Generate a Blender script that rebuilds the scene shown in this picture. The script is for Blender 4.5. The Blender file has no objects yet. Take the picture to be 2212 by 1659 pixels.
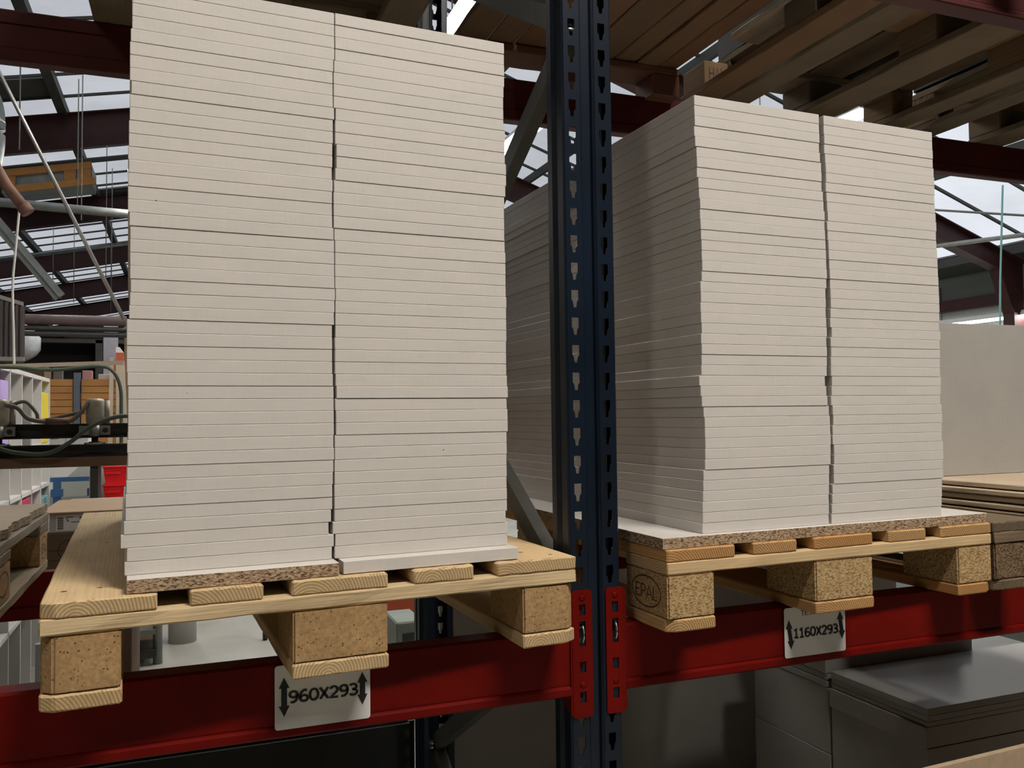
import bpy, bmesh, math, random
from mathutils import Vector, Matrix

random.seed(7)
S = bpy.context.scene
COL = S.collection

# ------------------------------------------------------------------ camera
CAM_LOC = Vector((-0.6928, -1.4007, 0.3848))
yaw, pitch, roll, FPX = -0.36647, 0.035591, -0.012708, 1848.36
cy_, sy_, cp_, sp_ = math.cos(yaw), math.sin(yaw), math.cos(pitch), math.sin(pitch)
fwd = Vector((-sy_ * cp_, cy_ * cp_, sp_))
rgt = Vector((cy_, sy_, 0))
upv = rgt.cross(fwd)
r2 = math.cos(roll) * rgt + math.sin(roll) * upv
u2 = -math.sin(roll) * rgt + math.cos(roll) * upv
cam_data = bpy.data.cameras.new('camera')
cam = bpy.data.objects.new('camera', cam_data)
COL.objects.link(cam)
M = Matrix((( r2.x, u2.x, -fwd.x, CAM_LOC.x), (r2.y, u2.y, -fwd.y, CAM_LOC.y), (r2.z, u2.z, -fwd.z, CAM_LOC.z), (0, 0, 0, 1)))
cam.matrix_world = M
cam_data.sensor_width = 36.0
cam_data.lens = FPX / 2212 * 36.0
cam_data.clip_start = 0.02
cam_data.clip_end = 200
S.camera = cam

# ------------------------------------------------------------------ world, exposure
S.view_settings.view_transform = 'Standard'
S.view_settings.look = 'None'
S.view_settings.gamma = 1.0
S.view_settings.use_curve_mapping = False
S.view_settings.exposure = 0.0
S.cycles.use_denoising = True
S.cycles.max_bounces = 6
S.cycles.diffuse_bounces = 2
S.cycles.glossy_bounces = 3
S.cycles.transparent_max_bounces = 8
S.cycles.sample_clamp_indirect = 4.0
W = bpy.data.worlds.new('overcast_sky')
S.world = W
W.use_nodes = True
bg = W.node_tree.nodes['Background']
bg.inputs[0].default_value = (0.93, 0.96, 1.0, 1)
bg.inputs[1].default_value = 1.0

LAMP_AISLE = 270.0      # strength of the aisle luminaires
LAMP_HALL = 48.0        # strength of the hall luminaires
FLOOR = -1.2

# ------------------------------------------------------------------ node helpers
def mat(name):
    m = bpy.data.materials.new(name)
    m.use_nodes = True
    nt = m.node_tree
    b = nt.nodes['Principled BSDF']
    return m, nt, b

def N(nt, t, **kw):
    n = nt.nodes.new(t)
    for k, v in kw.items():
        setattr(n, k, v)
    return n

def ramp(nt, fac, stops):
    r = N(nt, 'ShaderNodeValToRGB')
    e = r.color_ramp.elements
    while len(e) < len(stops):
        e.new(0.5)
    for i, (p, c) in enumerate(stops):
        e[i].position = p
        e[i].color = (c[0], c[1], c[2], 1)
    nt.links.new(fac, r.inputs[0])
    return r.outputs[0]

def mixc(nt, fac, a, b, mode='MIX'):
    m = N(nt, 'ShaderNodeMix', data_type='RGBA', blend_type=mode)
    for sock, v in ((m.inputs[0], fac), (m.inputs[6], a), (m.inputs[7], b)):
        if hasattr(v, 'is_output'):
            nt.links.new(v, sock)
        elif isinstance(v, (int, float)):
            sock.default_value = v
        else:
            sock.default_value = (v[0], v[1], v[2], 1)
    return m.outputs[2]

def coords(nt, scale=(1, 1, 1), jitter=(0, 0, 0)):
    tc = N(nt, 'ShaderNodeTexCoord')
    oi = N(nt, 'ShaderNodeObjectInfo')
    vm = N(nt, 'ShaderNodeVectorMath', operation='SCALE')
    vm.inputs[0].default_value = jitter
    nt.links.new(oi.outputs['Random'], vm.inputs[3])
    va = N(nt, 'ShaderNodeVectorMath', operation='ADD')
    nt.links.new(tc.outputs['Object'], va.inputs[0])
    nt.links.new(vm.outputs[0], va.inputs[1])
    mp = N(nt, 'ShaderNodeMapping')
    mp.inputs['Scale'].default_value = scale
    nt.links.new(va.outputs[0], mp.inputs['Vector'])
    return mp.outputs[0], oi.outputs['Random'], va.outputs[0]

def noise(nt, vec, scale, detail=3, rough=0.55):
    n = N(nt, 'ShaderNodeTexNoise')
    n.inputs['Scale'].default_value = scale
    n.inputs['Detail'].default_value = detail
    n.inputs['Roughness'].default_value = rough
    nt.links.new(vec, n.inputs['Vector'])
    return n.outputs['Fac']

def bump(nt, b, h, strength=0.3, dist=0.001):
    bp = N(nt, 'ShaderNodeBump')
    bp.inputs['Strength'].default_value = strength
    bp.inputs['Distance'].default_value = dist
    nt.links.new(h, bp.inputs['Height'])
    nt.links.new(bp.outputs[0], b.inputs['Normal'])

def plain(name, col, rough=0.5, metal=0.0, var=0.12, nscale=8, spec=0.5):
    m, nt, b = mat(name)
    v, rnd, raw = coords(nt, jitter=(3, 5, 7))
    f = noise(nt, v, nscale, 4)
    d = [c * (1 - var) for c in col]
    l = [min(1, c * (1 + var)) for c in col]
    nt.links.new(ramp(nt, f, [(0.3, d), (0.7, l)]), b.inputs['Base Color'])
    b.inputs['Roughness'].default_value = rough
    b.inputs['Metallic'].default_value = metal
    b.inputs['Specular IOR Level'].default_value = spec
    return m

def emissive(name, col, strength):
    m, nt, b = mat(name)
    b.inputs['Base Color'].default_value = (*col, 1)
    b.inputs['Emission Color'].default_value = (*col, 1)
    b.inputs['Emission Strength'].default_value = strength
    return m

def wood(name, early, late, tint=(1, 1, 1), ring=0.0046, dirt=0.15, rough=0.75, tintvar=None, bstr=0.35, end=0.72):
    # growth rings around an axis along local Y: clear rings on the sawn ends, faint long grain on the faces
    m, nt, b = mat(name)
    v, rnd, raw = coords(nt, (1, 0.02, 1), (0.083, 3.1, 0.047))
    w = N(nt, 'ShaderNodeTexWave', wave_type='RINGS', rings_direction='Y')
    w.inputs['Scale'].default_value = 0.314 / ring
    w.inputs['Distortion'].default_value = 2.5
    w.inputs['Detail'].default_value = 1.0
    w.inputs['Detail Scale'].default_value = 0.14
    nt.links.new(v, w.inputs['Vector'])
    soft = [e * .62 + l * .38 for e, l in zip(early, late)]
    face = ramp(nt, w.outputs['Fac'], [(0.1, early), (0.95, soft)])
    endc = ramp(nt, w.outputs['Fac'], [(0.25, [e * .93 for e in early]), (0.75, [l * end for l in late])])
    tc = N(nt, 'ShaderNodeTexCoord')
    sep = N(nt, 'ShaderNodeSeparateXYZ')
    nt.links.new(tc.outputs['Normal'], sep.inputs[0])
    ab = N(nt, 'ShaderNodeMath', operation='ABSOLUTE')
    nt.links.new(sep.outputs[1], ab.inputs[0])
    gt = N(nt, 'ShaderNodeMath', operation='GREATER_THAN')
    nt.links.new(ab.outputs[0], gt.inputs[0])
    gt.inputs[1].default_value = 0.75
    c = mixc(nt, gt.outputs[0], face, endc)
    v2, _, _ = coords(nt, (1, 0.03, 1), (2, 3, 5))
    g = noise(nt, v2, 240, 3)
    c = mixc(nt, ramp(nt, g, [(0.4, (0, 0, 0)), (0.8, (0.30, 0.30, 0.30))]), c, [x * 0.6 for x in late])
    big = noise(nt, raw, 7, 4)
    if tintvar:
        tr = ramp(nt, rnd, [(0.0, tintvar[0]), (0.5, tintvar[1]), (1.0, tintvar[2])])
        c = mixc(nt, 1.0, c, tr, 'MULTIPLY')
    c = mixc(nt, ramp(nt, big, [(0.45, (0, 0, 0)), (0.8, (dirt, dirt, dirt))]), c, (0.10, 0.075, 0.05))
    nt.links.new(c, b.inputs['Base Color'])
    b.inputs['Roughness'].default_value = rough
    b.inputs['Specular IOR Level'].default_value = 0.25
    bump(nt, b, g, bstr, 0.0012)
    return m

def chips(name, dark, mid, light, scale=190, stretch=(0.5, 0.5, 1.0), bstr=0.4):
    m, nt, b = mat(name)
    v, rnd, raw = coords(nt, stretch, (1, 2, 3))
    wv = noise(nt, raw, 60, 2)
    vo = N(nt, 'ShaderNodeTexVoronoi')
    vo.inputs['Scale'].default_value = scale
    nt.links.new(v, vo.inputs['Vector'])
    sx = N(nt, 'ShaderNodeSeparateColor')
    nt.links.new(vo.outputs['Color'], sx.inputs[0])
    c = ramp(nt, sx.outputs[0], [(0.08, dark), (0.32, mid), (0.9, light)])
    c = mixc(nt, ramp(nt, noise(nt, raw, 14, 3), [(0.4, (0, 0, 0)), (0.75, (0.12, 0.12, 0.12))]), c, dark)
    nt.links.new(c, b.inputs['Base Color'])
    b.inputs['Roughness'].default_value = 0.85
    b.inputs['Specular IOR Level'].default_value = 0.2
    bump(nt, b, sx.outputs[1], bstr, 0.0015)
    return m

def particle(name, base, fleck=(0.09, 0.05, 0.03)):
    # pressed sawdust block: fine tan grain with scattered dark specks
    m, nt, b = mat(name)
    v, rnd, raw = coords(nt, (1, 1, 1), (2, 3, 4))
    g = noise(nt, v, 170, 4)
    c = ramp(nt, g, [(0.3, [x * 0.72 for x in base]), (0.7, [min(1, x * 1.2) for x in base])])
    vo = N(nt, 'ShaderNodeTexVoronoi')
    vo.inputs['Scale'].default_value = 230
    nt.links.new(v, vo.inputs['Vector'])
    sz = N(nt, 'ShaderNodeSeparateColor')
    nt.links.new(vo.outputs['Color'], sz.inputs[0])
    k = N(nt, 'ShaderNodeMath', operation='MULTIPLY')
    nt.links.new(sz.outputs[0], k.inputs[0])
    nt.links.new(sz.outputs[0], k.inputs[1])
    k2 = N(nt, 'ShaderNodeMath', operation='MULTIPLY')
    nt.links.new(k.outputs[0], k2.inputs[0])
    k2.inputs[1].default_value = 0.33
    lt = N(nt, 'ShaderNodeMath', operation='LESS_THAN')
    nt.links.new(vo.outputs['Distance'], lt.inputs[0])
    nt.links.new(k2.outputs[0], lt.inputs[1])
    st = N(nt, 'ShaderNodeMath', operation='GREATER_THAN')
    nt.links.new(sz.outputs[1], st.inputs[0])
    st.inputs[1].default_value = 0.25
    mm = N(nt, 'ShaderNodeMath', operation='MULTIPLY')
    nt.links.new(lt.outputs[0], mm.inputs[0])
    nt.links.new(st.outputs[0], mm.inputs[1])
    c = mixc(nt, mm.outputs[0], c, fleck)
    c = mixc(nt, ramp(nt, noise(nt, raw, 13, 3), [(0.42, (0, 0, 0)), (0.75, (0.4, 0.4, 0.4))]), c, [x * 0.5 for x in base])
    nt.links.new(c, b.inputs['Base Color'])
    b.inputs['Roughness'].default_value = 0.9
    b.inputs['Specular IOR Level'].default_value = 0.15
    bump(nt, b, g, 0.4, 0.001)
    return m

def laminate(name, base, warm, cool, rough=0.42):
    # white melamine with a faint brushed weave and slow pink / green drift
    m, nt, b = mat(name)
    v, rnd, raw = coords(nt, (1, 1, 1), (7, 11, 13))
    f = noise(nt, v, 9, 2)
    c = ramp(nt, f, [(0.38, cool), (0.5, base), (0.62, warm)])
    va, _, _ = coords(nt, (22, 5, 420), (7, 3, 5))
    h = noise(nt, va, 1.0, 3)
    vb, _, _ = coords(nt, (380, 60, 9), (5, 3, 2))
    g = noise(nt, vb, 1.0, 2)
    c = mixc(nt, 1.0, c, ramp(nt, h, [(0.3, (0.955, 0.955, 0.955)), (0.7, (1, 1, 1))]), 'MULTIPLY')
    c = mixc(nt, 1.0, c, ramp(nt, g, [(0.3, (0.965, 0.965, 0.965)), (0.7, (1, 1, 1))]), 'MULTIPLY')
    sm, _, _ = coords(nt, (1, 1, 2.6), (17, 11, 9))
    s = noise(nt, sm, 11, 4)
    c = mixc(nt, ramp(nt, s, [(0.70, (0, 0, 0)), (0.8, (0.16, 0.16, 0.16))]), c, (0.22, 0.22, 0.24))
    vo = N(nt, 'ShaderNodeTexVoronoi')
    vo.inputs['Scale'].default_value = 13
    nt.links.new(v, vo.inputs['Vector'])
    lt = N(nt, 'ShaderNodeMath', operation='LESS_THAN')
    nt.links.new(vo.outputs['Distance'], lt.inputs[0])
    lt.inputs[1].default_value = 0.013
    c = mixc(nt, lt.outputs[0], c, (0.05, 0.045, 0.04))
    nt.links.new(c, b.inputs['Base Color'])
    b.inputs['Roughness'].default_value = rough
    b.inputs['Specular IOR Level'].default_value = 0.35
    return m

def painted(name, col, rough=0.38, scuff=(0.3, 0.2, 0.18), amount=0.6, spec=0.35):
    m, nt, b = mat(name)
    v, rnd, raw = coords(nt, (1, 1, 1), (3, 4, 5))
    f = noise(nt, v, 6, 4)
    c = ramp(nt, f, [(0.3, [x * 0.75 for x in col]), (0.7, [x * 1.2 for x in col])])
    sc = noise(nt, v, 55, 5, 0.7)
    c = mixc(nt, ramp(nt, sc, [(0.71, (0, 0, 0)), (0.78, (amount, amount, amount))]), c, scuff)
    nt.links.new(c, b.inputs['Base Color'])
    b.inputs['Roughness'].default_value = rough
    b.inputs['Specular IOR Level'].default_value = spec
    return m

# ------------------------------------------------------------------ materials
WHITE = laminate('white_laminate', (0.70, 0.66, 0.61), (0.71, 0.665, 0.615), (0.685, 0.65, 0.60))
GREYLAM = laminate('grey_laminate', (0.45, 0.43, 0.395), (0.46, 0.44, 0.40), (0.44, 0.42, 0.385), 0.35)
CHIP = chips('raw_chipboard', (0.10, 0.055, 0.03), (0.33, 0.215, 0.125), (0.58, 0.44, 0.29), 780, (0.33, 0.33, 1.0))
BLOCKCHIP = chips('coarse_chip_block', (0.23, 0.14, 0.06), (0.42, 0.27, 0.12), (0.60, 0.43, 0.22), 520, (0.55, 0.7, 1.0), 0.6)
BLOCKFINE = particle('pressed_block', (0.46, 0.29, 0.135))
PINE = wood('fresh_pine', (0.70, 0.53, 0.31), (0.585, 0.41, 0.215), tintvar=((1.0, 0.96, 0.88), (1.02, 0.99, 0.95), (0.92, 0.84, 0.74)), dirt=0.18)
PINE_R = wood('orange_pine', (0.60, 0.42, 0.215), (0.46, 0.27, 0.115), tintvar=((1.05, 0.88, 0.66), (1.02, 1.0, 0.97), (1.0, 0.74, 0.48)), dirt=0.2)
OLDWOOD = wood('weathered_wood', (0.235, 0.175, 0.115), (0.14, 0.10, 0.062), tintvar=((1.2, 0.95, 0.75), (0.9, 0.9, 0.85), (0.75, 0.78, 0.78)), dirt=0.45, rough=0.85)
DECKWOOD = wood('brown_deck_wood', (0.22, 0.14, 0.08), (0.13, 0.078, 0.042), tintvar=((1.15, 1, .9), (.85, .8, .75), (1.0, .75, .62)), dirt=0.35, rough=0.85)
OLDCHIP = chips('dark_chip_block', (0.05, 0.03, 0.015), (0.14, 0.09, 0.05), (0.26, 0.18, 0.10), 520, (0.55, 0.7, 1.0), 0.6)
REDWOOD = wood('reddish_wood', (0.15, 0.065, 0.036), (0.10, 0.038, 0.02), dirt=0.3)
GREYWOOD = wood('grey_wood', (0.36, 0.30, 0.22), (0.24, 0.19, 0.13), tintvar=((1, .95, .85), (.9, .9, .88), (1.1, 1, .9)), dirt=0.4)
PALEPLAIN = plain('pale_timber', (0.58, 0.49, 0.37), 0.75, var=0.1, nscale=14)
PALEWOOD = wood('pale_wood', (0.62, 0.50, 0.36), (0.48, 0.35, 0.22), dirt=0.12)
OAKBOX = plain('orange_board', (0.50, 0.235, 0.068), 0.7, var=0.1, nscale=6)
MDF = plain('mdf', (0.42, 0.31, 0.2), 0.8, var=0.08, nscale=40)
HARDBOARD = plain('fibreboard', (0.40, 0.315, 0.215), 0.75, var=0.06, nscale=20)
RAGGED = chips('torn_board_edge', (0.14, 0.10, 0.06), (0.30, 0.23, 0.15), (0.44, 0.36, 0.25), 420)
RED = painted('red_paint', (0.145, 0.0042, 0.0022), 0.4, (0.16, 0.08, 0.07), 0.5, spec=0.12)
REDDARK = painted('dark_red_paint', (0.070, 0.012, 0.009), 0.5, spec=.2)  # even darker red for the upper rear beams
REDMUTED = painted('muted_red_paint', (0.075, 0.021, 0.020), 0.5, spec=.2)  # even muted red for the upper front beam
MAROON = painted('maroon_paint', (0.046, 0.0135, 0.013), 0.5, amount=0.1)
NAVY = painted('navy_paint', (0.0065, 0.0125, 0.024), 0.32, (0.25, 0.28, 0.3), 0.35)
BRACE = plain('dull_brace_steel', (0.115, 0.118, 0.10), 0.5, 0.3, 0.15, 12)
GALV = plain('galvanised_steel', (0.30, 0.31, 0.28), 0.45, 0.6, 0.15, 12)
STEEL = plain('bright_steel', (0.6, 0.6, 0.58), 0.3, 0.9, 0.08)
CHROME = plain('dull_tube', (0.36, 0.35, 0.33), 0.4, 0.7, 0.1)
DARKSTEEL = plain('dark_machine_steel', (0.035, 0.034, 0.03), 0.5, 0.2, 0.2)
INK = plain('black_ink', (0.012, 0.011, 0.009), 0.6, var=0.02)
NAILMARK = plain('nail_mark', (0.04, 0.025, 0.015), 0.7, var=0.1)
BRAND = plain('burnt_stamp', (0.06, 0.03, 0.018), 0.8, var=0.15, nscale=60)
PAPER = plain('white_paper', (0.80, 0.79, 0.77), 0.42, var=0.03)
CONCRETE = plain('concrete_floor', (0.36, 0.345, 0.295), 0.45, var=0.18, nscale=1.4)
WALLGREEN = plain('dark_wall_cladding', (0.13, 0.15, 0.135), 0.7, var=0.12, nscale=0.8)
WALLDARK = plain('dark_back_wall', (0.03, 0.03, 0.028), 0.8, var=0.2, nscale=0.7)
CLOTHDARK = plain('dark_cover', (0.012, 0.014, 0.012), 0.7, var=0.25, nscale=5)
CARD = plain('cardboard', (0.50, 0.34, 0.21), 0.8, var=0.05, nscale=6)
BROWNCARD = plain('brown_carton', (0.20, 0.12, 0.07), 0.8, var=0.08, nscale=6)
CANISTER = plain('dusty_canister', (0.40, 0.355, 0.28), 0.5, 0.3, 0.3, 25)
HOSE = plain('grey_hose', (0.17, 0.15, 0.11), 0.6, var=0.2, nscale=30)
GREENHOSE = plain('green_hose', (0.075, 0.105, 0.065), 0.5, var=0.15, nscale=20)
RUSTPIPE = plain('rusty_pipe', (0.17, 0.085, 0.06), 0.7, 0.1, 0.2, 18)
DUCT = plain('grey_duct', (0.26, 0.28, 0.27), 0.4, 0.6, 0.2, 6)
BROWNPIPE = plain('brown_pipe', (0.11, 0.075, 0.07), 0.6, 0.1, 0.15)
SHELFWHITE = plain('shelf_white', (0.74, 0.72, 0.68), 0.5, var=0.05)
CRATERED = plain('red_plastic', (0.78, 0.012, 0.016), 0.35, var=0.06)
BLUE = plain('blue_steel', (0.04, 0.12, 0.27), 0.45, var=0.1)
GLASSY = plain('grey_green_sheet', (0.44, 0.47, 0.42), 0.35, var=0.06, nscale=3)
PURPLE = plain('lilac_card', (0.56, 0.41, 0.80), 0.6, var=0.04)
DEEPBLUE = plain('blue_card', (0.11, 0.17, 0.30), 0.6, var=0.06)
YELLOW = plain('yellow_card', (0.75, 0.62, 0.02), 0.6, var=0.05)
CRIMSON = plain('crimson_card', (0.55, 0.04, 0.10), 0.6, var=0.06)
TEAL = plain('pale_teal_card', (0.28, 0.50, 0.53), 0.6, var=0.05)
PINK = plain('pink_card', (0.45, 0.24, 0.26), 0.6, var=0.05)
DIMGREY = plain('dim_grey', (0.14, 0.135, 0.125), 0.6, var=0.1)
LIGHTGREY = plain('light_grey', (0.48, 0.47, 0.46), 0.6, var=0.05)
ORANGE = plain('orange_paint', (0.50, 0.08, 0.02), 0.45, var=0.1)
SALMON = plain('red_lead', (0.55, 0.10, 0.03), 0.6, var=0.1)
GRILLE = plain('dark_grille', (0.07, 0.055, 0.05), 0.6, var=0.15)
PLASTIC = plain('milky_film', (0.42, 0.44, 0.46), 0.3, var=0.25, nscale=9)
CABLEWHITE = plain('white_cable', (0.6, 0.58, 0.54), 0.5, var=0.04)
TEALCABLE = plain('teal_cable', (0.25, 0.55, 0.50), 0.5, var=0.05)
PURLIN = plain('dark_purlin', (0.045, 0.047, 0.043), 0.6, var=0.2, nscale=4)
ROOFDARK = plain('opaque_roof_sheet', (0.06, 0.062, 0.058), 0.7, var=0.2, nscale=2)
FIXTURE = plain('white_fixture', (0.6, 0.6, 0.58), 0.4, var=0.03)
TUBE_AISLE = emissive('warm_tube_light', (1.0, 0.935, 0.86), LAMP_AISLE)
TUBE_DIM = emissive('dim_tube_light', (1.0, 0.925, 0.84), LAMP_AISLE * 0.34)
TUBE_HALL = emissive('white_tube_light', (1.0, 0.97, 0.92), LAMP_HALL)

def rooflight(name, k):
    m = bpy.data.materials.new(name)
    m.use_nodes = True
    nt = m.node_tree
    nt.nodes.clear()
    out = N(nt, 'ShaderNodeOutputMaterial')
    t = N(nt, 'ShaderNodeBsdfTransparent')
    g = N(nt, 'ShaderNodeBsdfTranslucent')
    tc = N(nt, 'ShaderNodeTexCoord')
    f = noise(nt, tc.outputs['Object'], 0.5, 5, 0.6)
    c = ramp(nt, f, [(0.3, [k * q for q in (0.60, 0.61, 0.63)]), (0.55, [k * q for q in (0.74, 0.75, 0.78)]), (0.75, [k * q for q in (0.84, 0.85, 0.88)])])
    nt.links.new(c, t.inputs[0])
    g.inputs[0].default_value = (0.6, 0.6, 0.6, 1)
    mx = N(nt, 'ShaderNodeMixShader')
    mx.inputs[0].default_value = 0.12
    nt.links.new(t.outputs[0], mx.inputs[1])
    nt.links.new(g.outputs[0], mx.inputs[2])
    nt.links.new(mx.outputs[0], out.inputs[0])
    return m
ROOFLIGHT = rooflight('dim_translucent_roof_sheet', .76)  # lower transmission for the left and inner right strips
ROOFLIGHT_R = rooflight('bright_translucent_roof_sheet', 1.18)  # higher transmission for the outer right strips

# ------------------------------------------------------------------ mesh helpers
class MB:
    def __init__(s):
        s.bm = bmesh.new()
        s.mats = []
    def mi(s, m):
        if m not in s.mats:
            s.mats.append(m)
        return s.mats.index(m)
    def poly(s, pts, m):
        f = s.bm.faces.new([s.bm.verts.new(p) for p in pts])
        f.material_index = s.mi(m)
        return f
    def hexa(s, p, m):
        v = [s.bm.verts.new(q) for q in p]
        k = s.mi(m)
        for idx in ((0, 3, 2, 1), (4, 5, 6, 7), (0, 1, 5, 4), (1, 2, 6, 5), (2, 3, 7, 6), (3, 0, 4, 7)):
            s.bm.faces.new([v[i] for i in idx]).material_index = k
    def box(s, x0, x1, y0, y1, z0, z1, m, faces=None):
        v = [s.bm.verts.new(q) for q in ((x0, y0, z0), (x1, y0, z0), (x1, y1, z0), (x0, y1, z0), (x0, y0, z1), (x1, y0, z1), (x1, y1, z1), (x0, y1, z1))]
        names = ('bottom', 'top', 'front', 'right', 'back', 'left')
        for n, idx in zip(names, ((0, 3, 2, 1), (4, 5, 6, 7), (0, 1, 5, 4), (1, 2, 6, 5), (2, 3, 7, 6), (3, 0, 4, 7))):
            mm = faces.get(n, m) if faces else m
            s.bm.faces.new([v[i] for i in idx]).material_index = s.mi(mm)
    def prism(s, prof, axis, a, b, m):
        # prof: 2-D loop; axis 'x': (y,z), 'y': (x,z), 'z': (x,y)
        def P(p, t):
            return {'x': (t, p[0], p[1]), 'y': (p[0], t, p[1]), 'z': (p[0], p[1], t)}[axis]
        A = [s.bm.verts.new(P(p, a)) for p in prof]
        B = [s.bm.verts.new(P(p, b)) for p in prof]
        k = s.mi(m)
        s.bm.faces.new(A).material_index = k
        s.bm.faces.new(B[::-1]).material_index = k
        n = len(prof)
        for i in range(n):
            s.bm.faces.new((A[i], A[(i + 1) % n], B[(i + 1) % n], B[i])).material_index = k
    def sheet(s, prof, axis, a, b, m):
        # open folded strip (solidified later)
        def P(p, t):
            return {'x': (t, p[0], p[1]), 'y': (p[0], t, p[1]), 'z': (p[0], p[1], t)}[axis]
        A = [s.bm.verts.new(P(p, a)) for p in prof]
        B = [s.bm.verts.new(P(p, b)) for p in prof]
        for i in range(len(prof) - 1):
            s.bm.faces.new((A[i], A[i + 1], B[i + 1], B[i])).material_index = s.mi(m)
    def tube(s, pts, r, m, n=10, cap=True):
        pts = [Vector(p) for p in pts]
        rings = []
        ref = None
        for i, p in enumerate(pts):
            d = (pts[min(i + 1, len(pts) - 1)] - pts[max(i - 1, 0)]).normalized()
            if ref is None:
                ref = Vector((0, 0, 1)) if abs(d.z) < 0.9 else Vector((1, 0, 0))
            a = d.cross(ref).normalized()
            b = d.cross(a).normalized()
            ref = b.cross(d) if False else ref
            rr = r[i] if isinstance(r, (list, tuple)) else r
            rings.append([s.bm.verts.new(p + (a * math.cos(2 * math.pi * j / n) + b * math.sin(2 * math.pi * j / n)) * rr) for j in range(n)])
        k = s.mi(m)
        for A, B in zip(rings, rings[1:]):
            for j in range(n):
                f = s.bm.faces.new((A[j], A[(j + 1) % n], B[(j + 1) % n], B[j]))
                f.material_index = k
                f.smooth = True
        if cap:
            s.bm.faces.new(rings[0][::-1]).material_index = k
            s.bm.faces.new(rings[-1]).material_index = k
    def bar(s, p0, p1, w, h, m, up=(0, 0, 1)):
        p0, p1 = Vector(p0), Vector(p1)
        d = (p1 - p0).normalized()
        a = d.cross(Vector(up)).normalized() * (w / 2)
        b = a.cross(d).normalized() * (h / 2)
        s.hexa([p0 - a - b, p0 + a - b, p1 + a - b, p1 - a - b, p0 - a + b, p0 + a + b, p1 + a + b, p1 - a + b], m)
    def cells(s, x0, x1, z_list, hole, y, m, cx=None):
        # a flat strip in the XZ plane at y made of stacked cells, each (z0, z1, hole or None); hole = right half outline, top to bottom
        k = s.mi(m)
        cx = (x0 + x1) / 2 if cx is None else cx
        for z0, z1, h in z_list:
            if h is None:
                s.poly([(x0, y, z0), (x1, y, z0), (x1, y, z1), (x0, y, z1)], m)
                continue
            R = [(cx + a, b) for a, b in h]
            L = [(cx - a, b) for a, b in h]
            right = [(cx, z1)] + [(cx, R[0][1])] * (R[0][0] > cx) + R + [(cx, R[-1][1])] * (R[-1][0] > cx) + [(cx, z0), (x1, z0), (x1, z1)]
            left = [(cx, z1)] + [(cx, L[0][1])] * (L[0][0] < cx) + L + [(cx, L[-1][1])] * (L[-1][0] < cx) + [(cx, z0), (x0, z0), (x0, z1)]
            for lp in (right, left[::-1]):
                self_f = s.bm.faces.new([s.bm.verts.new((p[0], y, p[1])) for p in lp])
                self_f.material_index = k
    def bevel(s, w, seg=1):
        bmesh.ops.bevel(s.bm, geom=s.bm.edges[:], offset=w, segments=seg, affect='EDGES', clamp_overlap=True)
        return s
    def rough(s, amp, cuts=1, seed=0):
        rnd = random.Random(seed)
        bmesh.ops.subdivide_edges(s.bm, edges=s.bm.edges[:], cuts=cuts, use_grid_fill=True)
        for v in s.bm.verts:
            v.co += Vector((rnd.uniform(-amp, amp), rnd.uniform(-amp, amp), rnd.uniform(-amp, amp)))
        return s
    def mesh(s, name, solid=0):
        bmesh.ops.remove_doubles(s.bm, verts=s.bm.verts[:], dist=1e-6)
        bmesh.ops.recalc_face_normals(s.bm, faces=s.bm.faces[:])
        me = bpy.data.meshes.new(name)
        s.bm.to_mesh(me)
        s.bm.free()
        for m in s.mats:
            me.materials.append(m)
        return me
    def build(s, name, parent=None, loc=(0, 0, 0), rot=(0, 0, 0), solid=0, soff=0):
        o = bpy.data.objects.new(name, s.mesh(name))
        COL.objects.link(o)
        o.location = loc
        o.rotation_euler = rot
        if solid:
            md = o.modifiers.new('solid', 'SOLIDIFY')
            md.thickness = solid
            md.offset = soff
        if parent:
            o.parent = parent
        return o

def tag(o, label, cat=None, group=None, kind=None):
    if label:
        o['label'] = label
    if cat:
        o['category'] = cat
    if group:
        o['group'] = group
    if kind:
        o['kind'] = kind
    return o

def empty(name, loc=(0, 0, 0), rz=0.0):
    o = bpy.data.objects.new(name, None)
    COL.objects.link(o)
    o.location = loc
    o.rotation_euler = (0, 0, rz)
    o.empty_display_size = 0.1
    return o

def inst(name, me, loc, rot=(0, 0, 0), parent=None):
    o = bpy.data.objects.new(name, me)
    COL.objects.link(o)
    o.location = loc
    o.rotation_euler = rot
    if parent:
        o.parent = parent
    return o

def structure(o):
    o['kind'] = 'structure'
    return o

def arc(cx, cy, rx, ry, a0, a1, n=14):
    return [(cx + rx * math.cos(math.radians(a0 + (a1 - a0) * k / n)), cy + ry * math.sin(math.radians(a0 + (a1 - a0) * k / n))) for k in range(n + 1)]
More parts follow.
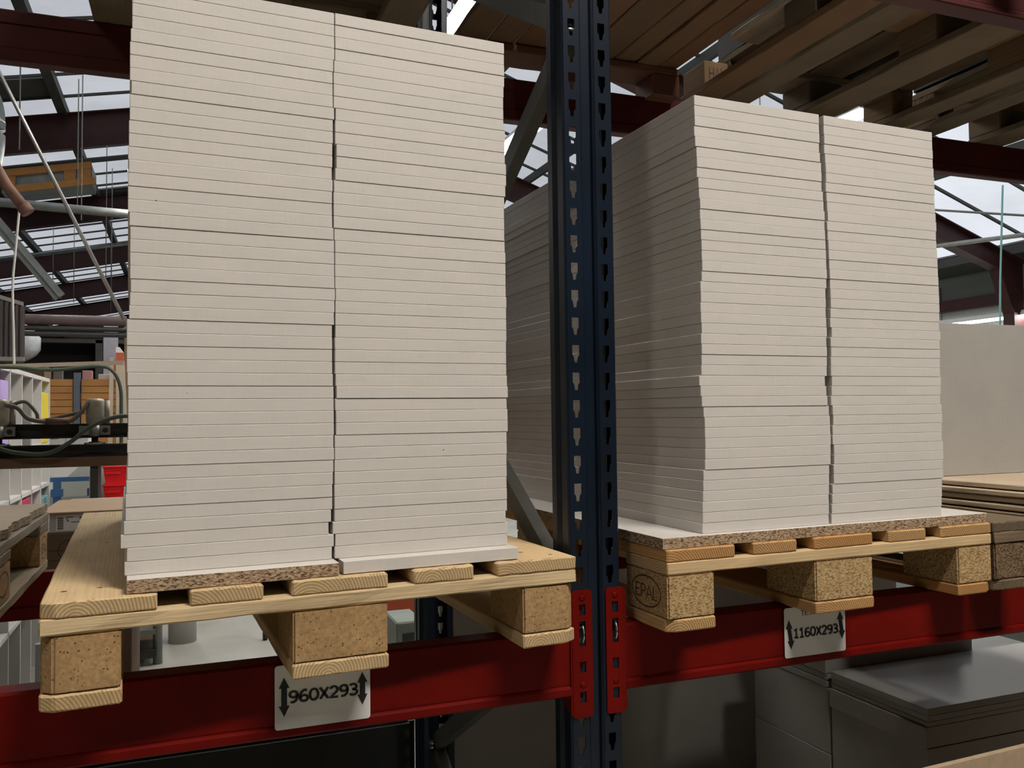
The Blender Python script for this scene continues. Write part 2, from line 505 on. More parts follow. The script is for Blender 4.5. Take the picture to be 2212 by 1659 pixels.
# centre lines of the letters, in a box .56 wide and 1 high (advance width last)
GLYPH = {
    '0': ([arc(.28, .5, .25, .46, 90, 450, 28)], .62),
    '1': ([[(.08, .78), (.30, .94), (.30, .04)], [(.06, .04), (.52, .04)]], .60),
    '2': ([arc(.27, .70, .22, .26, 165, -20, 12) + [(.40, .45), (.07, .05), (.53, .05)]], .62),
    '3': ([arc(.24, .735, .21, .225, 150, -90, 12)[:-1] + [(.18, .51)], [(.18, .51)] + arc(.24, .275, .25, .235, 90, -150, 14)], .60),
    '6': ([[(.47, .91)] + arc(.34, .50, .28, .45, 80, 180, 10) + arc(.29, .285, .225, .245, 180, -180, 20)], .62),
    '9': ([[(.09, .07)] + arc(.22, .50, .28, .45, -100, 0, 10) + arc(.27, .70, .225, .25, 0, -360, 20)], .62),
    'X': ([[(.04, .03), (.54, .97)], [(.04, .97), (.54, .03)]], .63),
    'T': ([[(.02, .95), (.56, .95)], [(.29, .95), (.29, .0)]], .58),
    'E': ([[(.48, .95), (.08, .95), (.08, .05), (.48, .05)], [(.08, .52), (.43, .52)]], .54),
    'S': ([arc(.26, .725, .20, .225, 40, 250, 12) + arc(.25, .275, .21, .225, 70, -140, 12)], .52),
    'U': ([[(.07, .97), (.07, .35)] + arc(.30, .33, .23, .29, 180, 360, 12) + [(.53, .35), (.53, .97)]], .66),
    'O': ([arc(.33, .5, .29, .46, 90, 450, 28)], .72),
    'P': ([[(.08, .0), (.08, .95), (.25, .95)] + arc(.25, .71, .22, .24, 90, -90, 10) + [(.08, .47)]], .54),
    'A': ([[(.02, .0), (.30, .97), (.58, .0)], [(.12, .32), (.48, .32)]], .62),
    'H': ([[(.07, .0), (.07, .97)], [(.52, .0), (.52, .97)], [(.07, .5), (.52, .5)]], .64),
    'L': ([[(.08, .97), (.08, .05), (.45, .05)]], .50),
    'R': ([[(.08, .0), (.08, .95), (.25, .95)] + arc(.25, .72, .2, .23, 90, -90, 10) + [(.08, .49)], [(.26, .49), (.50, .0)]], .56),
}
def text_mesh(body, height, width, m, weight=0.15):
    bm = bmesh.new()
    x = 0.0
    for ch in body:
        strokes, adv = GLYPH[ch]
        for st in strokes:
            P = [Vector((x + a, b_)) for a, b_ in st]
            closed = (P[0] - P[-1]).length < 1e-4
            n = len(P)
            Lr = []
            for k, p in enumerate(P):
                a = P[k - 1] if k > 0 else (P[-2] if closed else None)
                c = P[k + 1] if k < n - 1 else (P[1] if closed else None)
                d0 = (p - a).normalized() if a is not None else (c - p).normalized()
                d1 = (c - p).normalized() if c is not None else (p - a).normalized()
                t = d0 + d1
                t = t.normalized() if t.length > .2 else d1
                nn = Vector((-t.y, t.x))
                k2 = max(.55, abs(nn.dot(Vector((-d1.y, d1.x)))))
                off = nn * (weight / 2 / k2)
                q = p.copy()
                Lr.append((bm.verts.new((q.x + off.x, 0, q.y + off.y)), bm.verts.new((q.x - off.x, 0, q.y - off.y))))
            for A, B in zip(Lr, Lr[1:]):
                bm.faces.new((A[0], A[1], B[1], B[0]))
        x += adv
    xs = [v.co.x for v in bm.verts]; zs = [v.co.z for v in bm.verts]
    sx, sz = width / (max(xs) - min(xs)), height / (max(zs) - min(zs))
    mx, mz = (max(xs) + min(xs)) / 2, (max(zs) + min(zs)) / 2
    for v in bm.verts:
        v.co = Vector(((v.co.x - mx) * sx, 0, (v.co.z - mz) * sz))
    me = bpy.data.meshes.new('lettering')
    bm.to_mesh(me); bm.free()
    me.materials.append(m)
    return me

# ------------------------------------------------------------------ hall shell
RIDGE_U, RIDGE_Z, SL, SR = 1.57, 5.634, 0.20, 0.345
UL, UR, V0, V1 = -9.0, 11.0, -9.0, 42.0
def roof_z(u):
    return RIDGE_Z - (SL * (RIDGE_U - u) if u < RIDGE_U else SR * (u - RIDGE_U))

b = MB(); b.box(UL - .2, UR + .2, V0 - .2, V1 + .2, FLOOR - .1, FLOOR, CONCRETE)
structure(b.build('floor'))
b = MB(); b.box(UL - .2, UL, V0, V1, FLOOR, roof_z(UL) + .2, WALLGREEN); structure(b.build('wall_left'))
b = MB(); b.box(UR, UR + .2, V0, V1, FLOOR, roof_z(UR) + .2, WALLGREEN)
for k in range(40):
    b.box(UR - .03, UR, V0 + k * 1.3, V0 + k * 1.3 + .04, FLOOR, roof_z(UR), WALLGREEN)
structure(b.build('wall_right'))
for nm, y in (('wall_back', V1), ('wall_front', V0 - .2)):
    b = MB()
    b.prism([(UL, FLOOR), (UR, FLOOR), (UR, roof_z(UR) + .2), (RIDGE_U, RIDGE_Z + .2), (UL, roof_z(UL) + .2)], 'y', y, y + .2, WALLDARK)
    structure(b.build(nm))
b = MB(); b.box(UR - .14, UR - .0, V0, V1, 1.96, 2.14, MAROON); structure(b.build('trim_1'))

FRAMES = [-7.5, -2.5, 2.5, 7.5, 12.5, 17.5, 22.5, 27.5, 32.5, 37.5]
D = 0.47
b = MB()
prof = [(UL, roof_z(UL)), (RIDGE_U, RIDGE_Z), (UR - .35, roof_z(UR - .35)), (UR - .35, 1.75), (UR - .55, 1.75), (9.4, roof_z(9.4) - D), (RIDGE_U, RIDGE_Z - D), (UL, roof_z(UL) - D)]
top = [(UL, roof_z(UL)), (RIDGE_U, RIDGE_Z), (UR - .3, roof_z(UR - .3))]
bot = [(UL, roof_z(UL) - D), (RIDGE_U, RIDGE_Z - D), (10.15, roof_z(10.15) - .30), (UR - .6, 1.75)]
web = top + [(UR - .3, 1.75)] + bot[::-1]
b.prism(web, 'y', -.006, .006, MAROON)
def flange(pts, w, t, side):
    for (x0, z0), (x1, z1) in zip(pts, pts[1:]):
        b.bar((x0, 0, z0), (x1, 0, z1), w, t, MAROON)
flange(top, .18, .014, 1)
flange(bot, .18, .014, -1)
b.box(UR - .6, UR - .3, -.09, .09, FLOOR, 1.76, MAROON)
fr = b.mesh('roof_rafter')
for y in FRAMES:
    if True:
        structure(inst('roof_rafter', fr, (0, y, 0)))

PUR_L = [1.45, -.63, -2.35, -4.07, -5.79, -7.51]
PUR_R = [RIDGE_U + .12 + 1.65 * k for k in range(5)] + [10.4]
for k, u in enumerate(PUR_L + PUR_R):
    b = MB()
    hw = .065 if u < RIDGE_U else .028
    b.box(u - hw, u + hw, V0, V1, roof_z(u) + .0, roof_z(u) + .13, PURLIN)
    structure(b.build('trim_%d' % (k + 2)))

# translucent roof sheets bay by bay with glazing bars; a few bays have opaque sheets between two purlins
wn = 0
edges = [V0] + FRAMES[1:] + [V1]
OPAQUE = {(3, 'L', 2): (.07, .22), (4, 'L', 2): (.0, .42), (5, 'L', 1): (.78, 1.0)}
for i, (ya, yb) in enumerate(zip(edges, edges[1:])):
    for side in 'LR':
        wn += 1
        pane, bars = MB(), MB()
        dark = MB()
        strips = PUR_L if side == 'L' else PUR_R
        sgn = -1 if side == 'L' else 1
        for k in range(5):
            ua, ub = strips[k], strips[k + 1]
            if side == 'L' and k == 4:
                ub = UL
            def z(u): return roof_z(u) + .145
            lo, hi = 0.0, 1.0
            if (i, side, k) in OPAQUE:
                f0, f1 = OPAQUE[(i, side, k)]
                y0, y1 = ya + (yb - ya) * (1 - f1), ya + (yb - ya) * (1 - f0)
                dark.hexa([(ua, y0, z(ua)), (ub, y0, z(ub)), (ub, y1, z(ub)), (ua, y1, z(ua)), (ua, y0, z(ua) + .03), (ub, y0, z(ub) + .03), (ub, y1, z(ub) + .03), (ua, y1, z(ua) + .03)], ROOFDARK)
                segs = [(ya, y0), (y1, yb)]
            elif (k == 4 and side == 'L') or i < 2:  # the unseen front bays are closed to cut sky light on the stacks
                dark.hexa([(ua, ya, z(ua)), (ub, ya, z(ub)), (ub, yb, z(ub)), (ua, yb, z(ua)), (ua, ya, z(ua) + .03), (ub, ya, z(ub) + .03), (ub, yb, z(ub) + .03), (ua, yb, z(ua) + .03)], ROOFDARK)
                segs = []
            else:
                segs = [(ya, yb)]
            if side == 'R' and k == 4:
                dark.hexa([(10.4, ya, z(10.4)), (UR, ya, z(UR)), (UR, yb, z(UR)), (10.4, yb, z(10.4)), (10.4, ya, z(10.4) + .03), (UR, ya, z(UR) + .03), (UR, yb, z(UR) + .03), (10.4, yb, z(10.4) + .03)], ROOFDARK)
            for y0, y1 in segs:
                if y1 - y0 > .05:
                    pane.poly([(ua, y0, z(ua)), (ub, y0, z(ub)), (ub, y1, z(ub)), (ua, y1, z(ua))], ROOFLIGHT if side == 'L' or k < 3 else ROOFLIGHT_R)
            nb = 6
            for j in range(nb):
                y = ya + (yb - ya) * (j + .5) / nb
                bars.bar((ua, y, z(ua) - .02), (ub, y, z(ub) - .02), .035, .035, PURLIN)
        b = pane.build('window_%d' % wn)
        structure(b)
        bars.build('glazing_bar', b)
        if len(dark.bm.verts):
            dark.build('opaque_sheet', b)
        else:
            dark.bm.free()

# ------------------------------------------------------------------ luminaires
def luminaire(u, v0, v1, z, tube, label, along='v', group=None, tilt=None, rods=True):
    L = v1 - v0
    t = empty('fluorescent_lamp', (u, v0, z)) if along == 'v' else empty('fluorescent_lamp', (v0, u, z), -math.pi / 2)
    b = MB(); b.prism([(-.11, 0), (.11, 0), (.07, .07), (-.07, .07)], 'y', 0, L, FIXTURE); b.build('housing', t)
    b = MB(); b.box(-.095, .095, .02, L - .02, -.022, -.001, tube); b.build('diffuser', t)
    if rods:
        for y in (.15, L - .15):
            top = roof_z(u if along == 'v' else v0 + y) + .142
            b = MB(); b.tube([(0, y, .06), (0, y, top - z)], .006, GALV, 6)
            b.build('hanger', t)
    tag(t, label, 'lamp', group)
    return t
luminaire(1.28, 3.3, 5.1, 3.4, TUBE_HALL, 'white fluorescent lamp hanging above the left stack, behind the dark rear upright')
luminaire(2.72, 6.2, 7.9, 3.4, TUBE_HALL, 'white fluorescent lamp seen between the grey brace and the navy upright')
for k, (u, v) in enumerate(((-.12, 3.1), (-1.2, 9.4), (1.28, 9.0), (5.5, 5.0), (5.5, 10.0))):  # added unseen lamps that brighten the hall floor and background
    luminaire(u, v, v + 1.8, 3.3, TUBE_HALL, 'added unseen hall lamp brightening the floor behind the stacks', group='added hall lamps unseen behind the stacks')
for k, (u, tb) in enumerate(((-4.4, TUBE_DIM), (-0.05, TUBE_AISLE))):
    luminaire(-2.5, u, u + 1.7, 4.4, tb, ('aisle lamp %s the camera, outside the picture' % ('to the left behind', 'to the right above and behind')[k]), along='u', group='aisle lamps behind the camera')

# ------------------------------------------------------------------ pallet racking
TEAR = [(.0072, .0165), (.0072, -.001), (.0045, -.0045), (.0036, -.0105), (.0030, -.0150)]
def shift(h, z): return [(a, q + z) for a, q in h]
UP_TOP, UP_BOT = 2.2, FLOOR
def upright_mesh():
    b = MB()
    zl = []
    z = 1.0424
    rows = []
    k0 = math.floor((UP_TOP - 1.0424) / .05 - .5)
    zc = [1.0424 + .05 * k for k in range(-int((1.0424 - UP_BOT) / .05) + 1, k0 + 1)]
    for c in zc:
        rows.append((c - .025, c + .025, shift(TEAR, c)))
    rows.insert(0, (UP_BOT, zc[0] - .025, None))
    rows.append((zc[-1] + .025, UP_TOP, None))
    b.cells(-.047, -.015, rows, None, 0.0, NAVY, -.031)
    b.cells(.015, .047, rows, None, 0.0, NAVY, .030)
    b.sheet([(-.015, 0), (-.012, .004), (-.010, .010), (.010, .010), (.012, .004), (.015, 0)], 'z', UP_BOT, UP_TOP, NAVY)
    for s in (-1, 1):
        b.sheet([(s * .047, 0), (s * .0495, .003), (s * .050, .024), (s * .045, .030), (s * .045, .040), (s * .051, .047), (s * .051, .066), (s * .043, .080), (s * .030, .080)], 'z', UP_BOT, UP_TOP, NAVY)
    return b.mesh('upright')
um = upright_mesh()
rack = empty('rack_frame', (0, 0, FLOOR))
tag(rack, 'navy blue slotted rack frame with grey diagonal braces between the two pallets', 'rack')
def solidify(o, t):
    md = o.modifiers.new('solid', 'SOLIDIFY'); md.thickness = t; md.offset = 0
DEPTH = 1.115
o = inst('upright', um, (0, 0, -FLOOR), (0, 0, 0), rack); solidify(o, .002)
o = inst('upright', um, (0, DEPTH, -FLOOR), (0, 0, math.pi), rack); solidify(o, .002)
nodes = [(.055, 1.125), (DEPTH - .055, .60), (.055, .005), (DEPTH - .055, -.575), (.055, -1.12)]
segs = list(zip(nodes, nodes[1:])) + [((.055, 1.125), (DEPTH - .055, 1.72))]
for (v0, z0), (v1, z1) in segs:
    b = MB()
    d = Vector((0, v1 - v0, z1 - z0)); L = d.length
    # lipped channel, open towards +u
    b.prism([(-.014, -.022), (.014, -.022), (.014, -.0195), (-.0115, -.0195), (-.0115, .0195), (.014, .0195), (.014, .022), (-.014, .022)], 'y', 0, L, BRACE)
    for y in (.012, L - .012):
        b.tube([(-.026, y, 0), (.02, y, 0)], .007, STEEL, 6)
    b.build('brace', rack, (0, v0, z0 - FLOOR), (math.atan2(z1 - z0, v1 - v0), 0, 0))
b = MB(); b.box(-.07, .07, -.03, .11, 0, .008, NAVY); b.build('foot_plate', rack)
b = MB(); b.box(-.07, .07, DEPTH - .11, DEPTH + .03, 0, .008, NAVY); b.build('foot_plate', rack)

def sq(w, h): return [(w / 2, h / 2), (w / 2, -h / 2)]
def connector(parent, side, ux, rear=False):
    # side -1: the beam lies left of the upright; the slotted flange spans ux[0]..ux[1] on the upright face
    a, c = ux
    b = MB()
    cx = (a + c) / 2
    y0, y1, hw = -.0040, -.0006, .0062
    holes = [(.034, .020), (-.008, .044), (-.067, .020), (-.120, .020)]
    cut = .004
    edges_z = [.069] + [q for zc, h in holes for q in (zc + h / 2, zc - h / 2)] + [-.156]
    for k in range(0, len(edges_z), 2):
        zt, zb = edges_z[k], edges_z[k + 1]
        pr = [(a, zb), (c, zb), (c, zt), (a, zt)]
        if k == 0:
            pr = [(a, zb), (c, zb), (c, zt - cut), (c - cut, zt), (a + cut, zt), (a, zt - cut)]
        if k == len(edges_z) - 2:
            pr = [(a + cut, zb), (c - cut, zb), (c, zb + cut), (c, zt), (a, zt), (a, zb + cut)]
        b.prism(pr, 'y', y0, y1, RED)
    for zc, h in holes:
        for x0, x1 in ((a, cx - hw), (cx + hw, c)):
            b.box(x0, x1, y0, y1, zc - h / 2, zc + h / 2, RED)
    e = a if side < 0 else c
    w = e + side * .0036
    x0, x1 = min(e, w), max(e, w)
    b.prism([(y0 + .001, -.150), (y0 + .001, .064), (.046, .052), (.046, -.128)], 'x', x0, x1, RED)
    o = b.build('end_connector', parent)
    for zc, h in holes:
        if h > .03:
            continue
        b = MB()
        b.prism([(-.001, .5 * h), (.002, .5 * h), (.006, 0), (.006, -.5 * h), (.002, -.5 * h), (.003, 0)], 'x', cx - .003, cx + .003, RED)
        b.build('hook', o, (0, -.0005, zc))
    for zc in (.055, -.099):
        b = MB()
        b.tube([(cx, y0 - .0001, zc), (cx, y0 - .0012, zc)], [.006, .0035], RED, 14)
        b.build('rivet', o)
    b = MB()
    pts = [(cx + .001, -.003 - .006 * math.sin(math.pi * t), -.008 + .014 - .030 * t) for t in [i / 8 for i in range(9)]]
    b.tube(pts, .0017, STEEL, 8)
    p = b.build('safety_pin', o); p['label'] = 'bright steel locking pin'
    return o

def beam(x0, x1, z1, h, loc_y, label, ends=(), mtl=None, front=True, lip=True):
    m = mtl or RED
    t = empty('rack_beam', ((x0 + x1) / 2, loc_y, z1))
    s = 1
    mid = (x0 + x1) / 2
    h = -h
    if front:
        prof = [(.004, 0), (.042, 0), (.046, -.004), (.046, h + .002), (.042, h), (-.001, h), (-.0035, h + .003), (-.0035, h + .014), (-.002, h + .017), (.001, h + .0185), (0, h + .022), (0, -.004)]
    else:
        prof = [(.004, 0), (.042, 0), (.046, -.004), (.046, h + .002), (.042, h), (.004, h), (0, h + .004), (0, h + .03), (.004, h + .035), (.004, -.03), (0, -.035), (0, -.004)]
    b = MB(); b.prism(prof, 'x', x0 - mid, x1 - mid, m)
    b.build('beam_body', t)
    for side, ux in ends:
        c = connector(t, side, ux)
        c.location = (-mid, 0, 0)
    tag(t, label, 'beam')
    return t
BAY = 2.7
bL = beam(-BAY, -.0515, 0, .117, 0, 'red rack beam at the lower left, carrying the 960X293 label', [(-1, (-.0475, -.0085))])
bR = beam(.0605, BAY, 0, .117, 0, 'red rack beam at the lower right, carrying the 1160X293 label', [(1, (.0195, .0565))])
beam(-BAY, -.053, 0, .117, DEPTH - .05, 'dark rear beam under the back end of the left pallet', front=False)
beam(.053, BAY, 0, .117, DEPTH - .05, 'dark rear beam under the back end of the right pallet', front=False)
beam(.053, BAY, 1.412, .125, 0, 'red beam overhead in the top right corner of the picture', mtl=REDMUTED)
beam(-BAY, -.053, 1.425, .13, DEPTH - .08, 'dark red upper beam crossing the roof left of the left stack', front=False, mtl=REDDARK)
beam(.053, BAY, 1.425, .13, DEPTH - .08, 'dark red upper beam behind the top of the right stack', front=False, mtl=REDDARK)

# shelf size labels (stuck to the beams)
def rounded(w, h, r, n=5):
    pts = []
    for cx, cz, a0 in ((w / 2 - r, h / 2 - r, 0), (-w / 2 + r, h / 2 - r, 90), (-w / 2 + r, -h / 2 + r, 180), (w / 2 - r, -h / 2 + r, 270)):
        for k in range(n + 1):
            a = math.radians(a0 + 90 * k / n)
            pts.append((cx + r * math.cos(a), cz + r * math.sin(a)))
    return pts
def arrow(parent, x, z0, z1, bend=0.0, sc=1.0):
    b = MB()
    hw, hh, sw = .0082 * sc, .0165 * sc, .0044 * sc
    k = 6
    def cxv(z): t = (z - z0) / (z1 - z0); return x + bend * (t - .5)
    b.poly([(cxv(z1), 0, z1), (cxv(z1) - hw, 0, z1 - hh), (cxv(z1) + hw, 0, z1 - hh)], INK)
    b.poly([(cxv(z1) - sw, 0, z1 - hh + .0002), (cxv(z0) - sw, 0, z0 + hh - .0002), (cxv(z0) + sw, 0, z0 + hh - .0002), (cxv(z1) + sw, 0, z1 - hh + .0002)], INK)
    b.poly([(cxv(z0), 0, z0), (cxv(z0) + hw, 0, z0 + hh), (cxv(z0) - hw, 0, z0 + hh)], INK)
    b.build('arrow', parent, (0, -.0008, 0))
def sign(beam_o, u0, u1, ztop, zbot, body, tx, tz, tw, th, arrows, extra=None, lab=''):
    w, h = u1 - u0, ztop - zbot
    b = MB()
    b.prism(rounded(w, h, .005), 'y', 0, .0004, PAPER)
    s = b.build('size_label', beam_o, ((u0 + u1) / 2 - beam_o.location.x, -.0042, (ztop + zbot) / 2))
    s['label'] = lab
    inst('lettering', text_mesh(body, th, tw, INK, weight=.175), (tx * w - w / 2, -.0008, h / 2 - tz * h), parent=s)
    if extra:
        bd, ex, ez, ew, eh = extra
        inst('lettering', text_mesh(bd, eh, ew, INK, weight=.105), (ex * w - w / 2, -.0008, h / 2 - ez * h), parent=s)
    for ax, a0, a1, bend in arrows:
        arrow(s, ax * w - w / 2, h / 2 - a1 * h, h / 2 - a0 * h, bend)
    return s
sign(bL, -.560, -.410, -.004, -.1035, '960X293', .505, .505, .110, .0205, [(.095, .19, .80, 0), (.915, .245, .765, 0)], lab='white paper label printed 960X293 between two black arrows')
sign(bR, .4103, .5607, -.004, -.1015, '1160X293', .512, .52, .110, .0205, [(.085, .245, .83, -.004), (.925, .175, .75, -.004)], ('TESSUTO', .50, .125, .071, .0105), lab='white paper label printed TESSUTO 1160X293 between two black arrows')

# ------------------------------------------------------------------ pallets
def plank_mesh(name, w, l, t, m, seed, nails=(), worn=0.0, bev=.0025, chamfer=()):
    # length along local Y, origin in the middle of the plank
    b = MB()
    x0, x1, y0, y1 = -w / 2, w / 2, -l / 2, l / 2
    prof = []
    for cx, cyy, key in ((x1, y1, 'rb'), (x0, y1, 'lb'), (x0, y0, 'lf'), (x1, y0, 'rf')):
        c = .018 if key in chamfer else 0
        if c:
            sx, sy = (1 if cx > 0 else -1), (1 if cyy > 0 else -1)
            a, d = (cx, cyy - sy * c * .6), (cx - sx * c, cyy)
            prof += [a, d] if key in ('rb', 'lf') else [d, a]
        else:
            prof.append((cx, cyy))
    b.prism(prof, 'z', -t / 2, t / 2, m)
    b.bevel(bev, 1)
    if worn:
        rnd = random.Random(seed)
        ed = [e for e in b.bm.edges if e.calc_length() > .06]
        bmesh.ops.subdivide_edges(b.bm, edges=ed, cuts=14)
        for v in b.bm.verts:
            v.co += Vector((rnd.uniform(-worn, worn), rnd.uniform(-worn, worn) * .6, rnd.uniform(-worn, worn) * .7))
    for (x, y) in nails:
        n = 8
        rx, ry = .0045, .0032
        b.poly([(x + rx * math.cos(2 * math.pi * k / n), y + ry * math.sin(2 * math.pi * k / n), t / 2 + .0003) for k in range(n)], NAILMARK)
    return b.mesh(name)

TOPS = [(0, .145), (.186, .286), (.327, .4725), (.514, .614), (.655, .800)]
ROWS = [(.0, .145), (.5275, .6725), (1.055, 1.2)]
COLS = [(0, .100), (.3275, .4725), (.700, .800)]
def pallet(loc, rz, label, wd, blockmat, worn=.0006, seed=0, tops=TOPS, cross=None, round_l=False, skip_tops=(), block_w=None):
    t = empty('pallet', loc, rz)
    tag(t, label, 'pallet')
    H = .022
    rnd = random.Random(seed)
    for k, (a, c) in enumerate(COLS):
        me = plank_mesh('bottom_board', c - a, 1.2, H, wd, seed + k, worn=worn, chamfer=(('lf', 'lb') if k == 0 else ('rf', 'rb') if k == 2 else ()))
        inst('bottom_board', me, ((a + c) / 2, .6, H / 2), parent=t)
    blocks = {}
    for i, (va, vb) in enumerate(ROWS):
        for k, (a, c) in enumerate(COLS):
            b = MB()
            x0, x1, y0, y1 = -(c - a) / 2 + .001, (c - a) / 2 - .001, -(vb - va) / 2 + .001, (vb - va) / 2 - .001
            q = .016 if ((k == 0) or (k == 2)) else .0
            pr = []
            for cx, cyv in ((x1, y1), (x0, y1), (x0, y0), (x1, y0)):
                on = q and ((k == 0 and cx < 0 and round_l) or (k == 2 and cx > 0 and round_l))
                on = on and ((i == 0 and cyv < 0) or (i == 2 and cyv > 0))
                if on:
                    sx, sy = (1 if cx > 0 else -1), (1 if cyv > 0 else -1)
                    A, Dv = (cx, cyv - sy * q), (cx - sx * q, cyv)
                    pr += [A, Dv] if (sx * sy > 0) else [Dv, A]
                else:
                    pr.append((cx, cyv))
            b.prism(pr, 'z', -.039, .039, blockmat)
            b.bevel(.003, 2)
            blocks[(i, k)] = b.build('block', t, ((a + c) / 2, (va + vb) / 2, .061))
    for i, (va, vb) in enumerate(ROWS):
        me = plank_mesh('cross_board', vb - va, .8, H, cross or wd, seed + 20 + i, worn=worn * 1.6)
        inst('cross_board', me, (.4, (va + vb) / 2, .111), (0, 0, math.pi / 2), t)
    for k, (a, c) in enumerate(tops):
        if k in skip_tops:
            continue
        w = c - a
        nl = []
        for va, vb in ROWS:
            for q in range(3 if w > .12 else 2):
                nl.append((-w * .3 + w * .6 * q / (2 if w > .12 else 1) + rnd.uniform(-.008, .008), (va + vb) / 2 - .6 + rnd.uniform(-.045, .045)))
        me = plank_mesh('top_board', w, 1.2, H, wd, seed + 40 + k, nl, worn=worn, chamfer=('lf',) if k == 0 and round_l else ())
        inst('top_board', me, ((a + c) / 2, .6, .133), parent=t)
    return t, blocks

L_LOC, L_ROT = (-.8707, -.12, 0), .055
R_LOC, R_ROT = (.0934, -.0956, .0006), .03038
PINE_ROUGH = wood('rough_sawn_pine', (0.68, 0.52, 0.31), (0.57, 0.40, 0.21), dirt=0.18, bstr=1.0)
pL, blL = pallet(L_LOC, L_ROT, 'fresh pine pallet on the lower left beam, under the taller stack of white boards', PINE, BLOCKFINE, .0008, 3, cross=PINE_ROUGH, round_l=True)
pR, blR = pallet(R_LOC, R_ROT, 'pine pallet with orange board ends and coarse chip blocks, right of the navy upright', PINE_R, BLOCKCHIP, .0004, 11, cross=PINE)

def stamp(block, face, body, w, h):
    # burnt oval stamp with letters on the left (-x) face of a block
    b = MB()
    n = 40
    for k in range(n):
        a0, a1 = 2 * math.pi * k / n, 2 * math.pi * (k + 1) / n
        ro, ri = 1.0, .92
        b.poly([(0, ro * w / 2 * math.cos(a0), ro * h / 2 * math.sin(a0)), (0, ro * w / 2 * math.cos(a1), ro * h / 2 * math.sin(a1)), (0, (w / 2 - .0028) * math.cos(a1), (h / 2 - .0028) * math.sin(a1)), (0, (w / 2 - .0028) * math.cos(a0), (h / 2 - .0028) * math.sin(a0))], BRAND)
    s = b.build('oval_stamp', block, (face - .0004, 0, 0))
    s['label'] = 'burnt oval stamp with letters'
    if body:
        inst('stamp_lettering', text_mesh(body, h * .46, w * .74, BRAND, weight=.10), (0, 0, 0), (0, 0, -math.pi / 2), s)
    return s
stamp(blR[(0, 0)], -.049, 'EPAL', .100, .058)

ORD = ['', 'lowest', 'second', 'third', 'fourth', 'fifth', 'sixth', 'seventh', 'eighth', 'ninth', 'tenth', 'eleventh', 'twelfth', 'thirteenth', 'fourteenth', 'fifteenth', 'sixteenth', 'seventeenth', 'eighteenth', 'nineteenth', 'twentieth', 'twenty-first', 'twenty-second', 'twenty-third']
def which(i, n):
    if i == 0: return 'lowest'
    if i == n - 1: return 'topmost'
    if i < n / 2: return ORD[i + 1] + ' from the bottom'
    return ORD[n - i] + ' from the top'

TH = .01915
def board_mesh(name, w, l, t, m=None, front=None, bev=.0005):
    b = MB()
    b.box(-w / 2, w / 2, 0, l, 0, t, m or WHITE, {'front': front, 'back': front, 'left': front, 'right': front} if front else None)
    b.bevel(bev, 1)
    return b.mesh(name)
BW = .293
B960 = board_mesh('laminated_board', BW, .960, TH - .0003, bev=.0007)
B1160 = board_mesh('laminated_board', BW, 1.160, TH - .0003, bev=.0007)
def place(root_loc, rot, u, v, z):
    c, s = math.cos(rot), math.sin(rot)
    return (root_loc[0] + c * u - s * v, root_loc[1] + s * u + c * v, root_loc[2] + z)
def column(me, loc, rot, us, v, z0, text, grp, seed):
    rnd = random.Random(seed)
    n = len(us)
    for i, u in enumerate(us):
        dv = rnd.choice((-1, 1)) * rnd.uniform(.0001, .0007) if i else 0
        o = inst('laminated_board', me, place(loc, rot, u, v + dv, z0 + i * TH), (0, 0, rot + rnd.uniform(-.0004, .0004)))
        tag(o, 'white board, %s, in %s' % (which(i, n), text), 'board', grp)

LDU = [3, 3] + [3, 3, 1, 0, 0, 0, 2, 0, 0, -1, -1, -2, -1, -2, -2, -2, 0, 1, 1, 1, 1, 2, 1, 0, -3, -3, -3, -3, -2, -1, -1, -1, -1, -2, -1, -2, -3, -4, -4, -6, -10, -2, -5]
LDR = [297, 297, 296, 296, 296, 295, 295, 295, 298, 297, 297, 299, 299, 297, 295, 294, 294, 294, 295, 296, 296, 295, 295, 295, 296, 296, 296, 295, 295, 295, 296, 297, 295, 296, 296, 294, 294, 293.5, 293.5, 293, 293, 293, 290, 294, 293]
RDU = [-8, -8, -8, -9, -8, -5, -5, -5, -2, -1, 0, 0, 0, 1, 2, 2, 2, 1, -2, -2, -3, -3, -2, -4, -3, -3, -4, -9, -7, -5, -1, 1, 1, 1, 0, -1, -4, -5, -6, -8, -8, -9]
RDR = [307, 307, 307, 307, 309, 309, 309, 308, 310, 311, 311, 309, 310, 311, 311, 312, 312, 313, 313, 313, 312, 311, 314, 310, 311, 310, 309, 311, 310, 308, 311, 312, 310, 309, 312, 311, 309, 309, 306, 304, 302, 301]
SXL, SVL, ZL = .1075 + BW / 2, .0445, .1645
SXR, SVR, ZR = .0992 + BW / 2, .0218, .1640
def clearpair(a, b_):
    # keep the two columns from running into each other
    return [max(q, p + 294.2) for p, q in zip(a, b_)]
LDR = clearpair(LDU, [q - .6 for q in LDR]); RDR = clearpair(RDU, [q - 10 for q in RDR])
column(B960, L_LOC, L_ROT, [SXL + d / 1000 for d in LDU[::-1]], SVL, ZL, 'left column of the tall left stack', 'white boards in the left column of the left stack', 1)
column(B960, L_LOC, L_ROT, [SXL + d / 1000 for d in LDR[::-1]], SVL, ZL, 'right column of the tall left stack', 'white boards in the right column of the left stack', 2)
column(B1160, R_LOC, R_ROT, [SXR + d / 1000 for d in RDU[::-1]], SVR, ZR, 'left column of the stack right of the upright', 'white boards in the left column of the right stack', 3)
column(B1160, R_LOC, R_ROT, [SXR + d / 1000 for d in RDR[::-1]], SVR, ZR, 'right column of the stack right of the upright', 'white boards in the right column of the right stack', 4)

